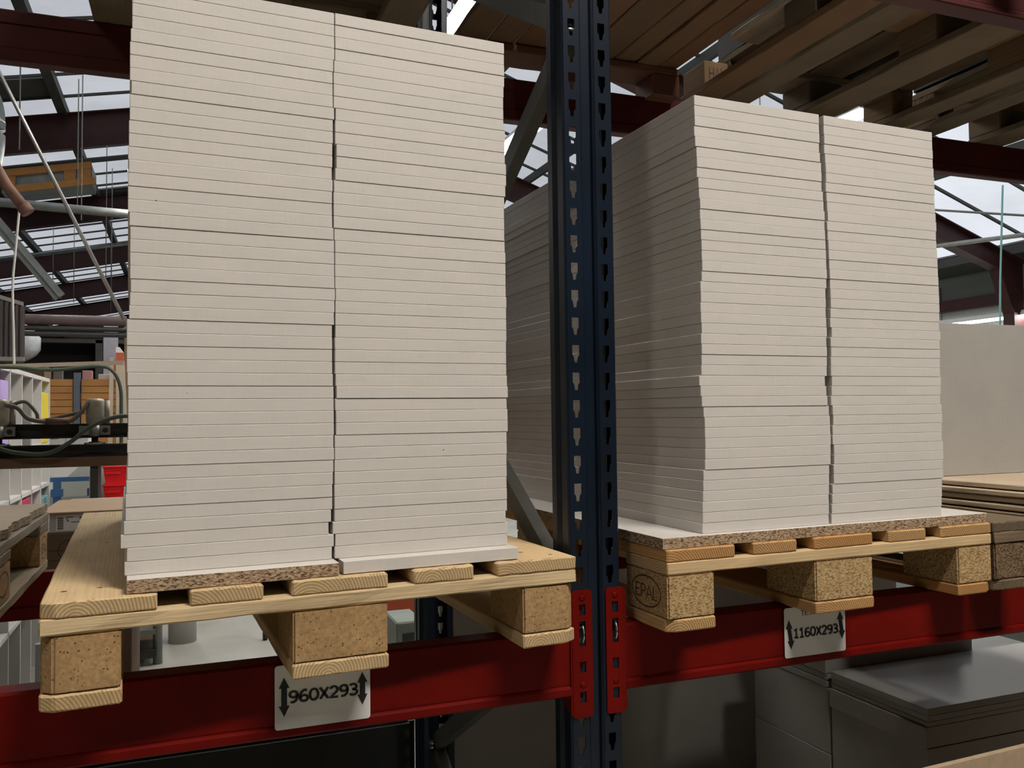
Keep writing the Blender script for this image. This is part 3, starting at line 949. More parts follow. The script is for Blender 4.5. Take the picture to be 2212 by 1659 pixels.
BASE_T = .0200
bm_ = MB(); bm_.box(-BW / 2, BW / 2, 0, .99, 0, BASE_T - .0011, CHIP, {'top': WHITE, 'bottom': WHITE}); bm_.bevel(.0004)
o = bm_.build('laminated_board', None, place(L_LOC, L_ROT, SXL - .002, .008, .1453), (0, 0, L_ROT))
tag(o, 'white topped board with raw chipboard front edge under the left column of the left stack', 'board')
bm_ = MB(); bm_.box(-BW / 2, BW / 2, 0, .985, 0, BASE_T - .0011, WHITE); bm_.bevel(.0005)
o = bm_.build('laminated_board', None, place(L_LOC, L_ROT, SXL + .2985, .013, .1453), (0, 0, L_ROT))
tag(o, 'white board jutting forward under the right column of the left stack', 'board')
bm_ = MB(); bm_.box(-.004, .796, 0.006, 1.2, 0, .0192, CHIP, {'top': WHITE, 'bottom': WHITE}); bm_.bevel(.0004)
o = bm_.build('base_panel', None, place(R_LOC, R_ROT, 0, 0, .1447), (0, 0, R_ROT))
tag(o, 'wide white topped chipboard panel lying on the right pallet under the stack', 'panel')

# ------------------------------------------------------------------ neighbouring pallets on the lower level
N_LOC = (-1.825, -.045, 0)
pN, blN = pallet(N_LOC, 0.0, 'worn grey pallet cut off by the left picture edge', GREYWOOD, BLOCKFINE, .0012, 31, cross=GREYWOOD, round_l=True)
# its right side carries stamps
def stamp_right(block, face, w, h, body=''):
    s = stamp(block, 0, '', w, h)
    s.location = (face + .0004, 0, 0)
    if body:
        inst('stamp_lettering', text_mesh(body, h * .46, w * .7, BRAND, weight=.10), (0, 0, 0), (0, 0, math.pi / 2), s)
stamp_right(blN[(2, 2)], .049, .10, .058, 'EPAL')
stamp_right(blN[(1, 2)], .049, .10, .05)
b = MB()
rnd = random.Random(5)
edge = []
n = 40
for k in range(n + 1):
    y = -.03 + 1.24 * k / n
    edge.append((.003 * math.sin(k * .9) + rnd.uniform(-.0035, .0035) * (2.2 if k % 9 == 4 else 1) - .008, y))
prof = [(-.80, -.03)] + edge + [(-.80, 1.21)]
b.prism(prof, 'z', 0, .019, RAGGED)
for f in b.bm.faces:
    if abs(f.normal.z) > .5 or len(f.verts) > 10:
        f.material_index = b.mi(HARDBOARD)
o = b.build('fibreboard_sheet', None, (N_LOC[0] + .8, N_LOC[1], .1462))
tag(o, 'tan fibreboard sheet with a ragged torn edge on the pallet at the left edge', 'sheet')

F_LOC = (.905, -.068, 0)
pF, blF = pallet(F_LOC, 0.02, 'dark weathered pallet partly hidden at the right picture edge', OLDWOOD, OLDCHIP, .0016, 51, cross=OLDWOOD)
b0 = None
for k in range(4):
    me = plank_mesh('batten', .50, 1.08, .0125, PALEWOOD, 70 + k, worn=.0006)
    o = inst('batten', me, (1.345 + .006 * (k % 2), .50 - .004 * k, .1535 + k * .0158), (0, 0, .012 * (k % 2)))
    tag(o, 'pale wooden slat, %s of four under the right grey sheet' % ('lowest', 'second lowest', 'second highest', 'topmost')[k], 'slat', 'wooden slats under the grey sheet')
b = MB()
for x in (-.18, 0, .18):
    for k in range(3):
        b.box(x - .02, x + .02, -.5, .5, k * .0158, k * .0158 + .0031, DIMGREY)
for k in range(3):
    b = MB(); b.box(-.45, .45, 0, .019, 0, .405, GREYLAM); b.bevel(.0006)
    o = b.build('grey_sheet', None, (1.60, .302 + .0195 * k, .2083), (0, 0, .0))
    tag(o, ('large grey sheet standing on edge on the slats at the right picture edge', 'second grey sheet standing behind the front one at the right edge', 'rear grey sheet of the three standing at the right edge')[k], 'sheet', 'grey sheets standing on the slats')

# ------------------------------------------------------------------ upper level loads
ZU = 1.412
def cplank(name, parent, x0, x1, y0, y1, z0, z1, m, seed, along='y', worn=.0012):
    w, l, t = x1 - x0, y1 - y0, z1 - z0
    if along == 'y':
        me = plank_mesh(name, w, l, t, m, seed, worn=worn)
        return inst(name, me, ((x0 + x1) / 2, (y0 + y1) / 2, (z0 + z1) / 2), parent=parent)
    me = plank_mesh(name, l, w, t, m, seed, worn=worn)
    return inst(name, me, ((x0 + x1) / 2, (y0 + y1) / 2, (z0 + z1) / 2), (0, 0, math.pi / 2), parent)
# closed plank deck seen from below, right of the upright
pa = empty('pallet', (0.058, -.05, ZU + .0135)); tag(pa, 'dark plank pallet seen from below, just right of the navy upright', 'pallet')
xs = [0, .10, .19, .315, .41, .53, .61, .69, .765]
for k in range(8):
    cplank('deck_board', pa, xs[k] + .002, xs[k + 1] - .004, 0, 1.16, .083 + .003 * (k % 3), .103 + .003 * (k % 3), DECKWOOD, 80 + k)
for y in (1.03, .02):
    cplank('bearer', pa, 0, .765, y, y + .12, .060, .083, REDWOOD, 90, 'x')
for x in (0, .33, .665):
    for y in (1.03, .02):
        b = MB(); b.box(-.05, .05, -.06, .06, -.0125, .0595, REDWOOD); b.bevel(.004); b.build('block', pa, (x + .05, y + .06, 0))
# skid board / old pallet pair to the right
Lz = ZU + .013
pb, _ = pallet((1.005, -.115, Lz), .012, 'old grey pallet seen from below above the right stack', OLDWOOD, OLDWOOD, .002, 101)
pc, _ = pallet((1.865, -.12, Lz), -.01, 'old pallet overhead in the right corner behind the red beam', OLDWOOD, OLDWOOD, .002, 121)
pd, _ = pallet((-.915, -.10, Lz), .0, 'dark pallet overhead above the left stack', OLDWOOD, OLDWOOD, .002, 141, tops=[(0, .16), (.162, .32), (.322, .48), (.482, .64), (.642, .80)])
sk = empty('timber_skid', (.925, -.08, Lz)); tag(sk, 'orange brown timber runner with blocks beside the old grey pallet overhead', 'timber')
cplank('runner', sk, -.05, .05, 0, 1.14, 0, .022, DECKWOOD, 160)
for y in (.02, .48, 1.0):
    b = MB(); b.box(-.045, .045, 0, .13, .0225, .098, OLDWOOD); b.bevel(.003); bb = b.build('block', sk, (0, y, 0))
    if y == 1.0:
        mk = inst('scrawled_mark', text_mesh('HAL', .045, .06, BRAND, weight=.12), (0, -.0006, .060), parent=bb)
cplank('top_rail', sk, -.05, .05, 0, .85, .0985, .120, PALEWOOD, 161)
b = MB(); b.box(0, .47, 0, 1.1, 0, .30, CLOTHDARK); b.bevel(.01, 2)
o = b.build('covered_load', None, (.35, -.02, ZU + .1275)); tag(o, 'dark load resting on the plank pallet overhead', 'load')
b = MB(); b.box(0, .80, 0, 1.16, 0, .30, CLOTHDARK); b.bevel(.01, 2)
o = b.build('covered_load', None, (-.915, -.08, Lz + .1475)); tag(o, 'dark load on the pallet above the left stack', 'load')
b = MB(); b.box(0, .78, 0, 1.12, 0, .25, CLOTHDARK); b.bevel(.01, 2)
o = b.build('covered_load', None, (1.01, -.08, Lz + .1475)); tag(o, 'dark load on the old grey pallet above the right stack', 'load')
b = MB(); b.box(0, .76, 0, 1.12, 0, .25, CLOTHDARK); b.bevel(.01, 2)
o = b.build('covered_load', None, (1.88, -.08, Lz + .1475)); tag(o, 'dark load on the overhead pallet in the right corner', 'load')

# ------------------------------------------------------------------ lower bays
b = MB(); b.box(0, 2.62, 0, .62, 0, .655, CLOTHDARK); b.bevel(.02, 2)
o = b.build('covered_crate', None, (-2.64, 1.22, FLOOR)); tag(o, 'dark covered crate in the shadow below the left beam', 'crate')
for k in range(2):
    b = MB(); b.box(0, 1.93, 0, .019, 0, 1.13 - .02 * k, GREYLAM); b.bevel(.0006)
    o = b.build('grey_sheet', None, (.09, 1.325 + .0195 * k, FLOOR), (0, 0, 0))
    tag(o, ('tall grey sheet standing on the floor behind the rack below the right pallet', 'grey sheet standing just behind the tall one below the right pallet')[k], 'sheet')
gz = FLOOR + .1465
ps, _ = pallet((2.33, .335, FLOOR), math.pi / 2, 'old pallet on the floor under the low grey stack at the lower right', GREYWOOD, BLOCKCHIP, .001, 171)
z = gz
for k, (nm, t) in enumerate([('lowest', .300), ('second from the bottom', .2465), ('third from the bottom', .056), ('third from the top', .014), ('second from the top', .017), ('topmost', .020)]):
    b = MB(); b.box((-.004, .0, -.006, .002, .001, -.003)[k], .90, 0, .360, 0, t - .0018, GREYLAM); b.bevel(.0006)
    o = b.build('panel_bundle', None, (1.133, .338 + (.0, .002, .004, .003, .001, -.001)[k], z)); z += t
    tag(o, '%s grey panel of the low front stack at the lower right' % nm, 'panel', 'grey panels in the low front stack')
z = gz
for k, (nm, t) in enumerate([('lowest', .40), ('second from the bottom', .200), ('middle', .020), ('second from the top', .020), ('topmost', .050)]):
    b = MB(); b.box(0, .60 if k > 3 else .86, 0, .36, 0, t - (.0025 if k else .002), GREYLAM); b.bevel(.0006)
    o = b.build('panel_bundle', None, (1.128 + .003 * (k % 2), .708 + .002 * k, z)); z += t
    tag(o, '%s grey panel of the stack behind the low front stack' % nm, 'panel', 'grey panels behind the low front stack')
b = MB(); b.box(0, .10, 0, .16, 0, .07, LIGHTGREY); b.bevel(.001)
o = b.build('white_box', None, (1.61, .74, z + .0005)); tag(o, 'small pale box standing on the rear grey stack below the right beam', 'box')
b = MB(); b.box(2.06, 3.6, 1.45, 1.9, FLOOR, -.40, WALLGREEN); b.bevel(.01)  # added dark block in place of the shaded floor beyond the stacks
o = b.build('shade_block'); tag(o, 'added dark green block standing for shaded floor, lower right', 'shade block')
b = MB(); b.box(0, 1.6, -.006, .006, 0, .905, MDF); b.bevel(.0006)
o = b.build('mdf_panel', None, (.30, -.155, FLOOR), (0, 0, .04)); tag(o, 'upright tan fibreboard panel in the bottom right corner', 'panel')

# ------------------------------------------------------------------ behind the rack: carton and crate
b = MB(); b.box(-1.13, -.862, 1.9, 2.5, FLOOR, -.1445, BROWNCARD); b.bevel(.004)
o = b.build('brown_crate'); tag(o, 'brown crate on the floor behind the left pallet', 'crate')
b = MB(); b.box(-1.13, -.50, 1.9, 2.6, -.1440, -.0005, OLDWOOD); b.bevel(.003)
o = b.build('wooden_plinth'); tag(o, 'dark wooden plinth with burnt rings under the barcode carton', 'plinth')
b = MB()
for k in range(24):
    a0, a1 = 2 * math.pi * k / 24, 2 * math.pi * (k + 1) / 24
    b.poly([(-1.06 + .035 * math.cos(a0), 1.8992, -.06 + .035 * math.sin(a0)), (-1.06 + .035 * math.cos(a1), 1.8992, -.06 + .035 * math.sin(a1)), (-1.06 + .032 * math.cos(a1), 1.8992, -.06 + .032 * math.sin(a1)), (-1.06 + .032 * math.cos(a0), 1.8992, -.06 + .032 * math.sin(a0))], BRAND)
for z in (-.062, -.095):
    b.poly([(-1.12, 1.8992, z), (-.95, 1.8992, z), (-.95, 1.8992, z + .003), (-1.12, 1.8992, z + .003)], BRAND)
b.build('burnt_mark', o)
ct = empty('carton', (-1.12, 1.905, 0)); tag(ct, 'white carton with a barcode label behind the left pallet', 'carton')
b = MB(); b.box(0, .62, 0, .6, 0, .064, LIGHTGREY); b.bevel(.002); b.build('box_body', ct)
b = MB(); b.box(.02, .17, -.0015, -.0002, .006, .060, PAPER)
lb = b.build('shipping_label', ct)
b = MB()
for k in range(16):
    zz = .010 + .0028 * k
    b.box(.024, .042, -.0022, -.0016, zz, zz + (.0011, .0019, .0015)[k % 3], INK)
b.build('barcode', lb)
b = MB()
for x0, x1, z0, z1 in ((.048, .072, .050, .053), (.050, .058, .044, .047), (.052, .060, .037, .041), (.066, .100, .033, .036), (.092, .100, .045, .052), (.108, .15, .04, .043), (.108, .14, .03, .033)):
    b.box(x0, x1, -.0022, -.0016, z0, z1, DIMGREY)
b.build('small_print', lb)
b = MB(); b.box(-.03, .64, 0, .50, 0, .006, CARD); b.bevel(.0015)
o = b.build('cardboard_sheet', None, (-1.12, 1.885, .0655)); tag(o, 'flat cardboard sheet lying on the barcode carton behind the left pallet', 'cardboard')

# ------------------------------------------------------------------ woodworking machine behind the rack (left)
mc = empty('boring_machine', (-1.2, 3.0, FLOOR)); tag(mc, 'dark steel machine frame with motors left of the tall stack', 'machine')
def mpart(name, fn, lab=None):
    b = MB(); fn(b); o = b.build(name, mc, (1.2, -3.0, -FLOOR))
    if lab: o['label'] = lab
    return o
def ib(b, z0, z1):
    b.box(-2.3, .1, 3.0, 3.012, z0, z1, DARKSTEEL)
    b.box(-2.3, .1, 2.97, 3.06, z1 - .006, z1, DARKSTEEL)
    b.box(-2.3, .1, 2.97, 3.06, z0, z0 + .006, DARKSTEEL)
mpart('upper_rail', lambda b: ib(b, .302, .368))
mpart('lower_rail', lambda b: ib(b, .219, .272))
mpart('wooden_rail', lambda b: b.box(-2.3, .1, 2.95, 3.05, .172, .217, BROWNCARD))
for x in (-2.2, .03):
    mpart('leg', lambda b: b.box(x - .04, x + .04, 3.0, 3.08, FLOOR, .302, DARKSTEEL))
for x in (-1.46, -1.075):
    def motor(b):
        n = 20
        prof = [(0, .362), (.036, .362), (.037, .376), (.040, .38), (.040, .468), (.036, .478), (.026, .483), (0, .484)]
        ring = []
        for r, zz in prof[1:-1]:
            ring.append([b.bm.verts.new((x + r * math.cos(2 * math.pi * j / n), 2.985 + r * math.sin(2 * math.pi * j / n), zz)) for j in range(n)])
        for A, B in zip(ring, ring[1:]):
            for j in range(n):
                f = b.bm.faces.new((A[j], A[(j + 1) % n], B[(j + 1) % n], B[j])); f.smooth = True; f.material_index = b.mi(CANISTER)
        b.bm.faces.new(ring[-1]); b.bm.faces.new(ring[0][::-1])
        b.tube([(x + .045, 3.0, .366), (x + .045, 3.0, .475)], [.016, .016], CANISTER, 12)
    mo = mpart('motor', motor, 'dusty beige cylindrical motor')
    def clamp(b):
        b.box(x - .065, x + .065, 2.955, 2.968, .315, .358, GALV)
        b.tube([(x, 2.955, .31), (x, 2.955, .36)], .022, GALV, 12)
        b.tube([(x + .045, 2.956, .336), (x + .045, 2.944, .336)], .012, DARKSTEEL, 8)
    mpart('clamp', clamp)
    def chuck(b):
        b.tube([(x, 2.97, .302), (x, 2.97, .285), (x, 2.97, .284), (x, 2.97, .274)], [.014, .014, .026, .026], DARKSTEEL, 12)
        b.tube([(x, 2.97, .28), (x, 2.97, .272)], [.045, .045], GALV, 14)
    mpart('chuck', chuck)
def smooth(pts, n=8):
    P = [Vector(p) for p in pts]
    out = []
    for i in range(len(P) - 1):
        p0, p1, p2, p3 = P[max(i - 1, 0)], P[i], P[i + 1], P[min(i + 2, len(P) - 1)]
        for k in range(n):
            t = k / n
            out.append(.5 * ((2 * p1) + (-p0 + p2) * t + (2 * p0 - 5 * p1 + 4 * p2 - p3) * t * t + (-p0 + 3 * p1 - 3 * p2 + p3) * t ** 3))
    out.append(P[-1])
    return out
mpart('air_hose', lambda b: b.tube(smooth([(-1.43, 2.95, .455), (-1.38, 2.93, .44), (-1.34, 2.93, .395), (-1.27, 2.93, .378), (-1.18, 2.93, .378), (-1.13, 2.94, .42), (-1.10, 2.96, .465)]), .010, HOSE, 8))
mpart('air_hose', lambda b: b.tube(smooth([(-1.42, 2.97, .45), (-1.36, 2.98, .47), (-1.315, 2.98, .42), (-1.30, 2.98, .385), (-1.22, 2.98, .40), (-1.12, 2.97, .425)]), .008, HOSE, 8))
mpart('hose_joint', lambda b: b.tube([(-1.27, 2.93, .381), (-1.18, 2.93, .381)], .014, RUSTPIPE, 8))
mpart('coolant_hose', lambda b: b.tube(smooth([(-1.75, 2.9, .40), (-1.58, 2.9, .32), (-1.44, 2.9, .262), (-1.37, 2.9, .243), (-1.26, 2.9, .238), (-1.17, 2.9, .285), (-1.1, 2.9, .345), (-1.02, 2.9, .385), (-.93, 2.9, .40), (-.8, 2.93, .37)]), .0095, GREENHOSE, 8), 'thick dark green hose drooping across both rails')

# wooden pole with hose, leaning boards
b = MB(); b.bar((-1.545, 3.4, .651), (-.98, 3.4, .676), .02, .020, PALEPLAIN)
wp = empty('timber_pole', (-1.5, 3.4, FLOOR)); tag(wp, 'thin pale wooden batten held level above the machine', 'batten')
o = b.build('batten_bar', wp, (1.5, -3.4, -FLOOR))
b = MB(); b.box(-1.55, -1.535, 3.39, 3.42, FLOOR, .641, DARKSTEEL); b.build('post', wp, (1.5, -3.4, -FLOOR))
b = MB(); b.tube(smooth([(-1.54, 3.38, .648), (-1.45, 3.38, .645), (-1.3, 3.38, .635), (-1.1, 3.38, .655), (-1.03, 3.38, .63), (-.995, 3.38, .55), (-.99, 3.38, .42), (-.99, 3.38, .2)]), .009, GREENHOSE, 8)
hz_ = b.build('air_line'); tag(hz_, 'dark green air line sagging along the pale batten and dropping at its end', 'hose')
b.bm = None
for k, (x0, wb, wt, top, m) in enumerate([(-1.088, .022, .020, .74, PALEPLAIN), (-1.045, .062, .040, .80, PALEPLAIN)]):
    lb_ = empty('leaning_board', (x0, 3.9, .1905))
    def lean(z): return 3.86 + .12 * (z - .19) / .6
    def seg(z0, z1, m2, shrink=0.0):
        f0, f1 = (z0 - .19) / (top - .19), (z1 - .19) / (top - .19)
        a0, a1 = x0 - .012 * k * f0, x0 - .012 * k * f1
        w0, w1 = wb + (wt - wb) * f0, (wb + (wt - wb) * f1) * (1 - shrink)
        bb = MB()
        bb.hexa([(a0, lean(z0), z0), (a0 + w0, lean(z0), z0), (a0 + w0, lean(z0) + .025, z0), (a0, lean(z0) + .025, z0), (a1, lean(z1), z1), (a1 + w1, lean(z1), z1), (a1 + w1, lean(z1) + .025, z1), (a1, lean(z1) + .025, z1)], m2)
        return bb
    seg(.1905, top - (.085 if k else 0), m).build('board', lb_, (-x0, -3.9, -.1905))
    if k:
        q = seg(top - .085, top - .032, SALMON).build('painted_tip', lb_, (-x0, -3.9, -.1905)); q['label'] = 'orange red painted end'
        seg(top - .032, top, PAPER, .5).build('white_cap', lb_, (-x0, -3.9, -.1905))
    tag(lb_, ('narrow pale board standing behind the painted one left of the tall stack', 'pale board with orange red and white tip leaning beside the tall stack')[k], 'board')
t = empty('side_table', (-.9, 3.95, FLOOR)); tag(t, 'narrow table holding the red tipped board, left of the tall stack', 'table')
b = MB(); b.box(-.28, 1.03, -.15, .15, 1.35, 1.39, BROWNCARD); b.build('table_top', t)
for x in (-.255, .99):
    b = MB(); b.box(x - .02, x + .02, -.1, .1, 0, 1.35, DARKSTEEL); b.build('leg', t)

# cubby shelving along the aisle behind, facing right
cub = empty('cubby_shelf', (-1.56, 4.2, FLOOR)); tag(cub, 'white pigeonhole shelving with coloured folders at the left edge', 'shelf')
def cpart(name, x0, x1, y0, y1, z0, z1, m=SHELFWHITE):
    b = MB(); b.box(x0, x1, y0, y1, z0, z1, m); return b.build(name, cub, (1.56, -4.2, -FLOOR))
CV = [3.12 + .36 * k for k in range(7)]
cpart('back_panel', -1.99, -1.975, CV[0], CV[-1], FLOOR, .66)
for y in CV:
    cpart('divider', -1.975, -1.56, y - .009, y + .009, FLOOR, .66)
for z in (.66, .22, -.05, -.34, -.75):
    for_y = cpart('shelf_board', -1.975, -1.56, CV[0], CV[-1], z - .012, z + .012)
def folder(y, z, w, h, m, label, x=-1.562, d=.30):
    y, w = y - .01, .27
    b = MB(); b.box(x - d, x, y, y + w, z, z + h, m); b.bevel(.003)
    o = b.build('folder'); tag(o, label, 'folder')
folder(3.17, .235, .16, .40, DEEPBLUE, 'blue folder in the pigeonhole shelf at the left picture edge')
folder(3.53, .235, .14, .36, PURPLE, 'lilac folder in the upper row of the pigeonhole shelf')
folder(4.25, .235, .15, .26, DIMGREY, 'dark grey folder in the upper row of the pigeonhole shelf')
folder(4.97, .235, .14, .335, YELLOW, 'yellow folder at the far end of the pigeonhole shelf')
folder(3.53, -.325, .12, .22, LIGHTGREY, 'light grey folder in the lower row of the pigeonhole shelf')
folder(4.25, -.325, .15, .245, CRIMSON, 'crimson folder in the lower row of the pigeonhole shelf')
folder(4.61, -.325, .14, .15, PINK, 'pink folder in the lower row of the pigeonhole shelf')
folder(4.97, -.325, .12, .2, TEAL, 'pale teal folder in the lower row of the pigeonhole shelf')

# orange drawer banks with a blue post, far left centre
for k, (x0, x1) in enumerate([(-2.12, -1.82), (-1.74, -1.38)]):
    t = empty('drawer_cabinet', ((x0 + x1) / 2, 9.0, FLOOR)); tag(t, ('orange brown drawer bank left of the grey blue post far behind', 'orange brown drawer bank right of the grey blue post far behind')[k], 'cabinet')
    w = (x1 - x0) / 2
    b = MB(); b.box(-w, w, .02, .6, 0, 2.03, OAKBOX); b.build('carcass', t)
    for q in range(5):
        b = MB(); b.box(-w + .005, w - .005, 0, .02, 1.66 + q * .074 - .0, 1.66 + q * .074 + .068, OAKBOX); b.build('drawer', t)
b = MB(); b.box(-1.81, -1.75, 8.98, 9.06, FLOOR, .9, plain('blue_grey_paint', (.12, .15, .19), .5)); o = b.build('steel_post'); tag(o, 'grey blue steel post between the two orange drawer banks', 'post')
for k, (x, w, h, m, lab) in enumerate([(-1.98, .09, .13, DIMGREY, 'grey tin on the left orange drawer bank'), (-1.69, .10, .10, PINK, 'reddish box on the right orange drawer bank near the post'), (-1.52, .12, .06, LIGHTGREY, 'small pale frame on the right orange drawer bank')]):
    b = MB(); b.box(x - w / 2, x + w / 2, 9.1, 9.2, .8305, .8305 + h, m); b.bevel(.004); o = b.build('storage_box'); tag(o, lab, 'box')
# dark shelving behind
t = empty('storage_rack', (-1.7, 13, FLOOR)); tag(t, 'dark storage rack full of gear in the deep shade at the far left', 'rack')
b = MB(); b.box(-2.6, 1.2, .7, .75, 0, 2.8, WALLDARK); b.build('back_panel', t)
for x in (-1.6, -.2, 1.1):
    b = MB(); b.box(x - .05, x + .05, 0, .7, 0, 2.8, DARKSTEEL); b.build('post', t)
for z in (1.0, 1.78, 2.75):
    b = MB(); b.box(-2.6, 1.2, 0, .7, z, z + .06, DARKSTEEL); b.build('shelf_board', t)
for k, (x, w, h, z, m, lab) in enumerate([(-2.55, .3, .22, .641, DIMGREY, 'dim grey box at the left on the far dark rack'), (-2.2, .3, .15, .641, OLDWOOD, 'dim brown box on the far dark rack'), (-1.75, .18, .18, .641, DIMGREY, 'dim grey drum on the far dark rack'), (-1.28, .13, .20, .641, CRATERED, 'small bright red box on the far dark rack')]):
    b = MB(); b.box(x - w / 2, x + w / 2, 13.05, 13.4, z, z + h, m); b.bevel(.01); o = b.build('storage_box'); tag(o, lab, 'box')
# white sheet and plastic wrapped bale
b = MB(); b.box(-1.60, -1.44, 10.0, 10.03, FLOOR, 1.62, plain('pale_blue_board', (.46, .47, .55), .5)); o = b.build('pale_board'); tag(o, 'pale blue grey board standing behind the red tipped board', 'board')
b = MB(); b.box(-1.37, -1.25, 10.0, 10.2, FLOOR, 1.60, GREYWOOD); o = b.build('crate_tower'); tag(o, 'brown crates seen just left of the tall stack', 'crate')
b = MB(); b.box(-1.42, -1.29, 8.8, 8.83, .86, 1.0, SALMON); b.box(-1.37, -1.35, 8.81, 8.83, FLOOR, .86, DARKSTEEL); o = b.build('orange_plate'); tag(o, 'orange plate on a dark stand left of the tall stack', 'plate')
b = MB(); bmesh.ops.create_icosphere(b.bm, subdivisions=3, radius=1); b.mi(PLASTIC)
rnd = random.Random(9)
for v in b.bm.verts:
    v.co = Vector((v.co.x * .33, v.co.y * .3, v.co.z * .28)) * (1 + rnd.uniform(-.08, .08))
for f in b.bm.faces: f.smooth = True
o = b.build('wrapped_bale', None, (-2.72, 10.8, 1.355)); tag(o, 'crumpled milky plastic bale on top of the dark cupboard, far left', 'bale')
b = MB(); b.box(-3.2, -2.3, 10.5, 11.1, FLOOR, 1.06, OLDWOOD); o = b.build('dark_cupboard'); tag(o, 'dark cupboard under the plastic bale, far left', 'cupboard')
t = empty('white_drawer_unit', (-1.6, 6.5, FLOOR)); tag(t, 'white drawer unit seen between the machine rails at the left', 'drawers')
b = MB(); b.box(-.17, .17, .02, .5, 0, 1.53, SHELFWHITE); b.build('carcass', t)
for k in range(2):
    b = MB(); b.box(-.165 + .167 * k, -.002 + .165 * k, 0, .019, 1.30, 1.52, LIGHTGREY); d = b.build('drawer', t)
    b = MB(); b.box(-.12 + .167 * k, -.05 + .167 * k, -.006, -.0002, 1.435, 1.455, INK); b.build('handle', d)
# grey sheet rack with blue trestle, red crates
b = MB(); b.prism([(-1.72, FLOOR), (-.95, FLOOR), (-.95, .08), (-1.36, .08), (-1.72, -.26)], 'y', 5.4, 5.42, GLASSY); o = b.build('sloping_sheet'); tag(o, 'pale grey green sheet with a sloping top behind the blue trestle', 'sheet')
t = empty('blue_trestle', (-1.37, 5.1, FLOOR)); tag(t, 'blue steel trestle behind the left pallet', 'trestle')
b = MB(); b.box(-1.53, -1.225, 5.08, 5.13, -.03, .0, BLUE); b.build('top_bar', t, (1.37, -5.1, -FLOOR))
for x in (-1.49, -1.27):
    b = MB(); b.box(x - .022, x + .022, 5.08, 5.13, FLOOR, -.03, BLUE); b.box(x - .035, x + .035, 5.075, 5.135, -.13, -.08, BLUE); b.build('leg', t, (1.37, -5.1, -FLOOR))
for k, x in enumerate((-1.275, -1.235)):
    b = MB(); b.box(x, x + (.028, .018)[k], 4.9, 4.93, FLOOR, .05, PALEWOOD if k == 0 else SHELFWHITE); o = b.build('upright_plank'); tag(o, ('pale upright plank left of the red crates', 'whitish strip between the pale plank and the red crates')[k], 'plank')
for k in range(2):
    t = empty('plastic_crate', (-1.035, 5.0, -.055 - .125 * k)); tag(t, ('upper red plastic crate left of the tall stack', 'lower red plastic crate left of the tall stack')[k], 'crate')
    b = MB()
    b.hexa([(-.15, 0, 0), (.15, 0, 0), (.15, .3, 0), (-.15, .3, 0), (-.165, -.01, .115), (.165, -.01, .115), (.165, .31, .115), (-.165, .31, .115)], CRATERED)
    b.build('crate_body', t)
    b = MB(); b.box(-.172, .172, -.022, .32, .1155, .1245, CRATERED); b.build('rim', t)
    b = MB(); b.box(-.15, -.06, -.016, -.004, .07, .085, CRATERED); b.build('grip', t)
b = MB(); b.box(-1.20, -.84, 4.97, 5.06, FLOOR, -.1805, MDF); b.box(-1.20, -.84, 4.97, 5.35, -.22, -.1805, MDF); o = b.build('work_table'); tag(o, 'tan cabinet carrying the red plastic crates', 'cabinet')
# things seen through the gap below the left pallet
b = MB(); b.tube([(-.70, 5.2, FLOOR), (-.70, 5.2, -.55)], .095, LIGHTGREY, 24); o = b.build('round_bin'); tag(o, 'pale grey round bin on the floor seen below the left pallet', 'bin')
b = MB(); b.box(-.62, -.42, 5.7, 5.9, FLOOR, -.6, SHELFWHITE); o = b.build('white_cabinet'); tag(o, 'white cabinet foot behind the round bin, seen below the left pallet', 'cabinet')
t = empty('dark_trolley', (-.98, 4.62, FLOOR)); tag(t, 'dark trolley beside the round bin, seen below the left pallet', 'trolley')
b = MB(); b.box(-.06, .12, 0, .3, .05, .10, DARKSTEEL); b.box(-.06, .12, 0, .3, .2, .23, GALV); b.build('deck', t)
b = MB(); b.tube([(.13, .05, 0), (.13, .05, .65)], .03, DUCT, 10); b.build('post', t)
b = MB(); b.box(-1.075, -1.045, 4.50, 4.55, FLOOR, -.5, PALEWOOD); o = b.build('white_post'); tag(o, 'cream upright strip seen below the left pallet', 'post')
t = empty('castor_stand', (-.15, 5.0, FLOOR)); tag(t, 'small castor wheel stand on the floor seen below the left pallet', 'stand')
b = MB(); b.tube([(-.015, 0, .03), (.015, 0, .03)], .03, DARKSTEEL, 12); b.build('wheel', t)
b = MB(); b.tube(smooth([(0, 0, .05), (-.02, 0, .12), (-.08, .05, .2), (-.15, .2, .5)]), .012, DARKSTEEL, 8); b.build('leg', t)
t = empty('orange_machine', (.75, 4.5, FLOOR)); tag(t, 'orange machine base seen below the left pallet near the navy upright', 'machine')
b = MB(); b.box(-.35, .25, 0, .6, .19, .5, ORANGE); b.bevel(.01); b.build('base', t)
for x in (-.25, .2):
    b = MB(); b.box(x - .03, x + .03, .05, .11, 0, .19, DARKSTEEL); b.build('foot', t)
t = empty('grey_box', (.40, 3.05, FLOOR)); tag(t, 'grey green metal box on the floor left of the rear upright', 'box')
b = MB(); b.box(-.05, .1, 0, .3, 0, .50, plain('grey_green_metal', (.2, .23, .19), .5)); b.bevel(.008); b.build('housing', t)
b = MB(); b.box(-.02, .06, -.004, 0, .40, .44, DARKSTEEL); b.build('slot', t)
b = MB(); b.box(-1.5, -1.30, 4.3, 4.34, FLOOR, FLOOR + .28, LIGHTGREY); o = b.build('low_kerb'); tag(o, 'pale low board on the floor seen below the pallet at the left edge', 'board')

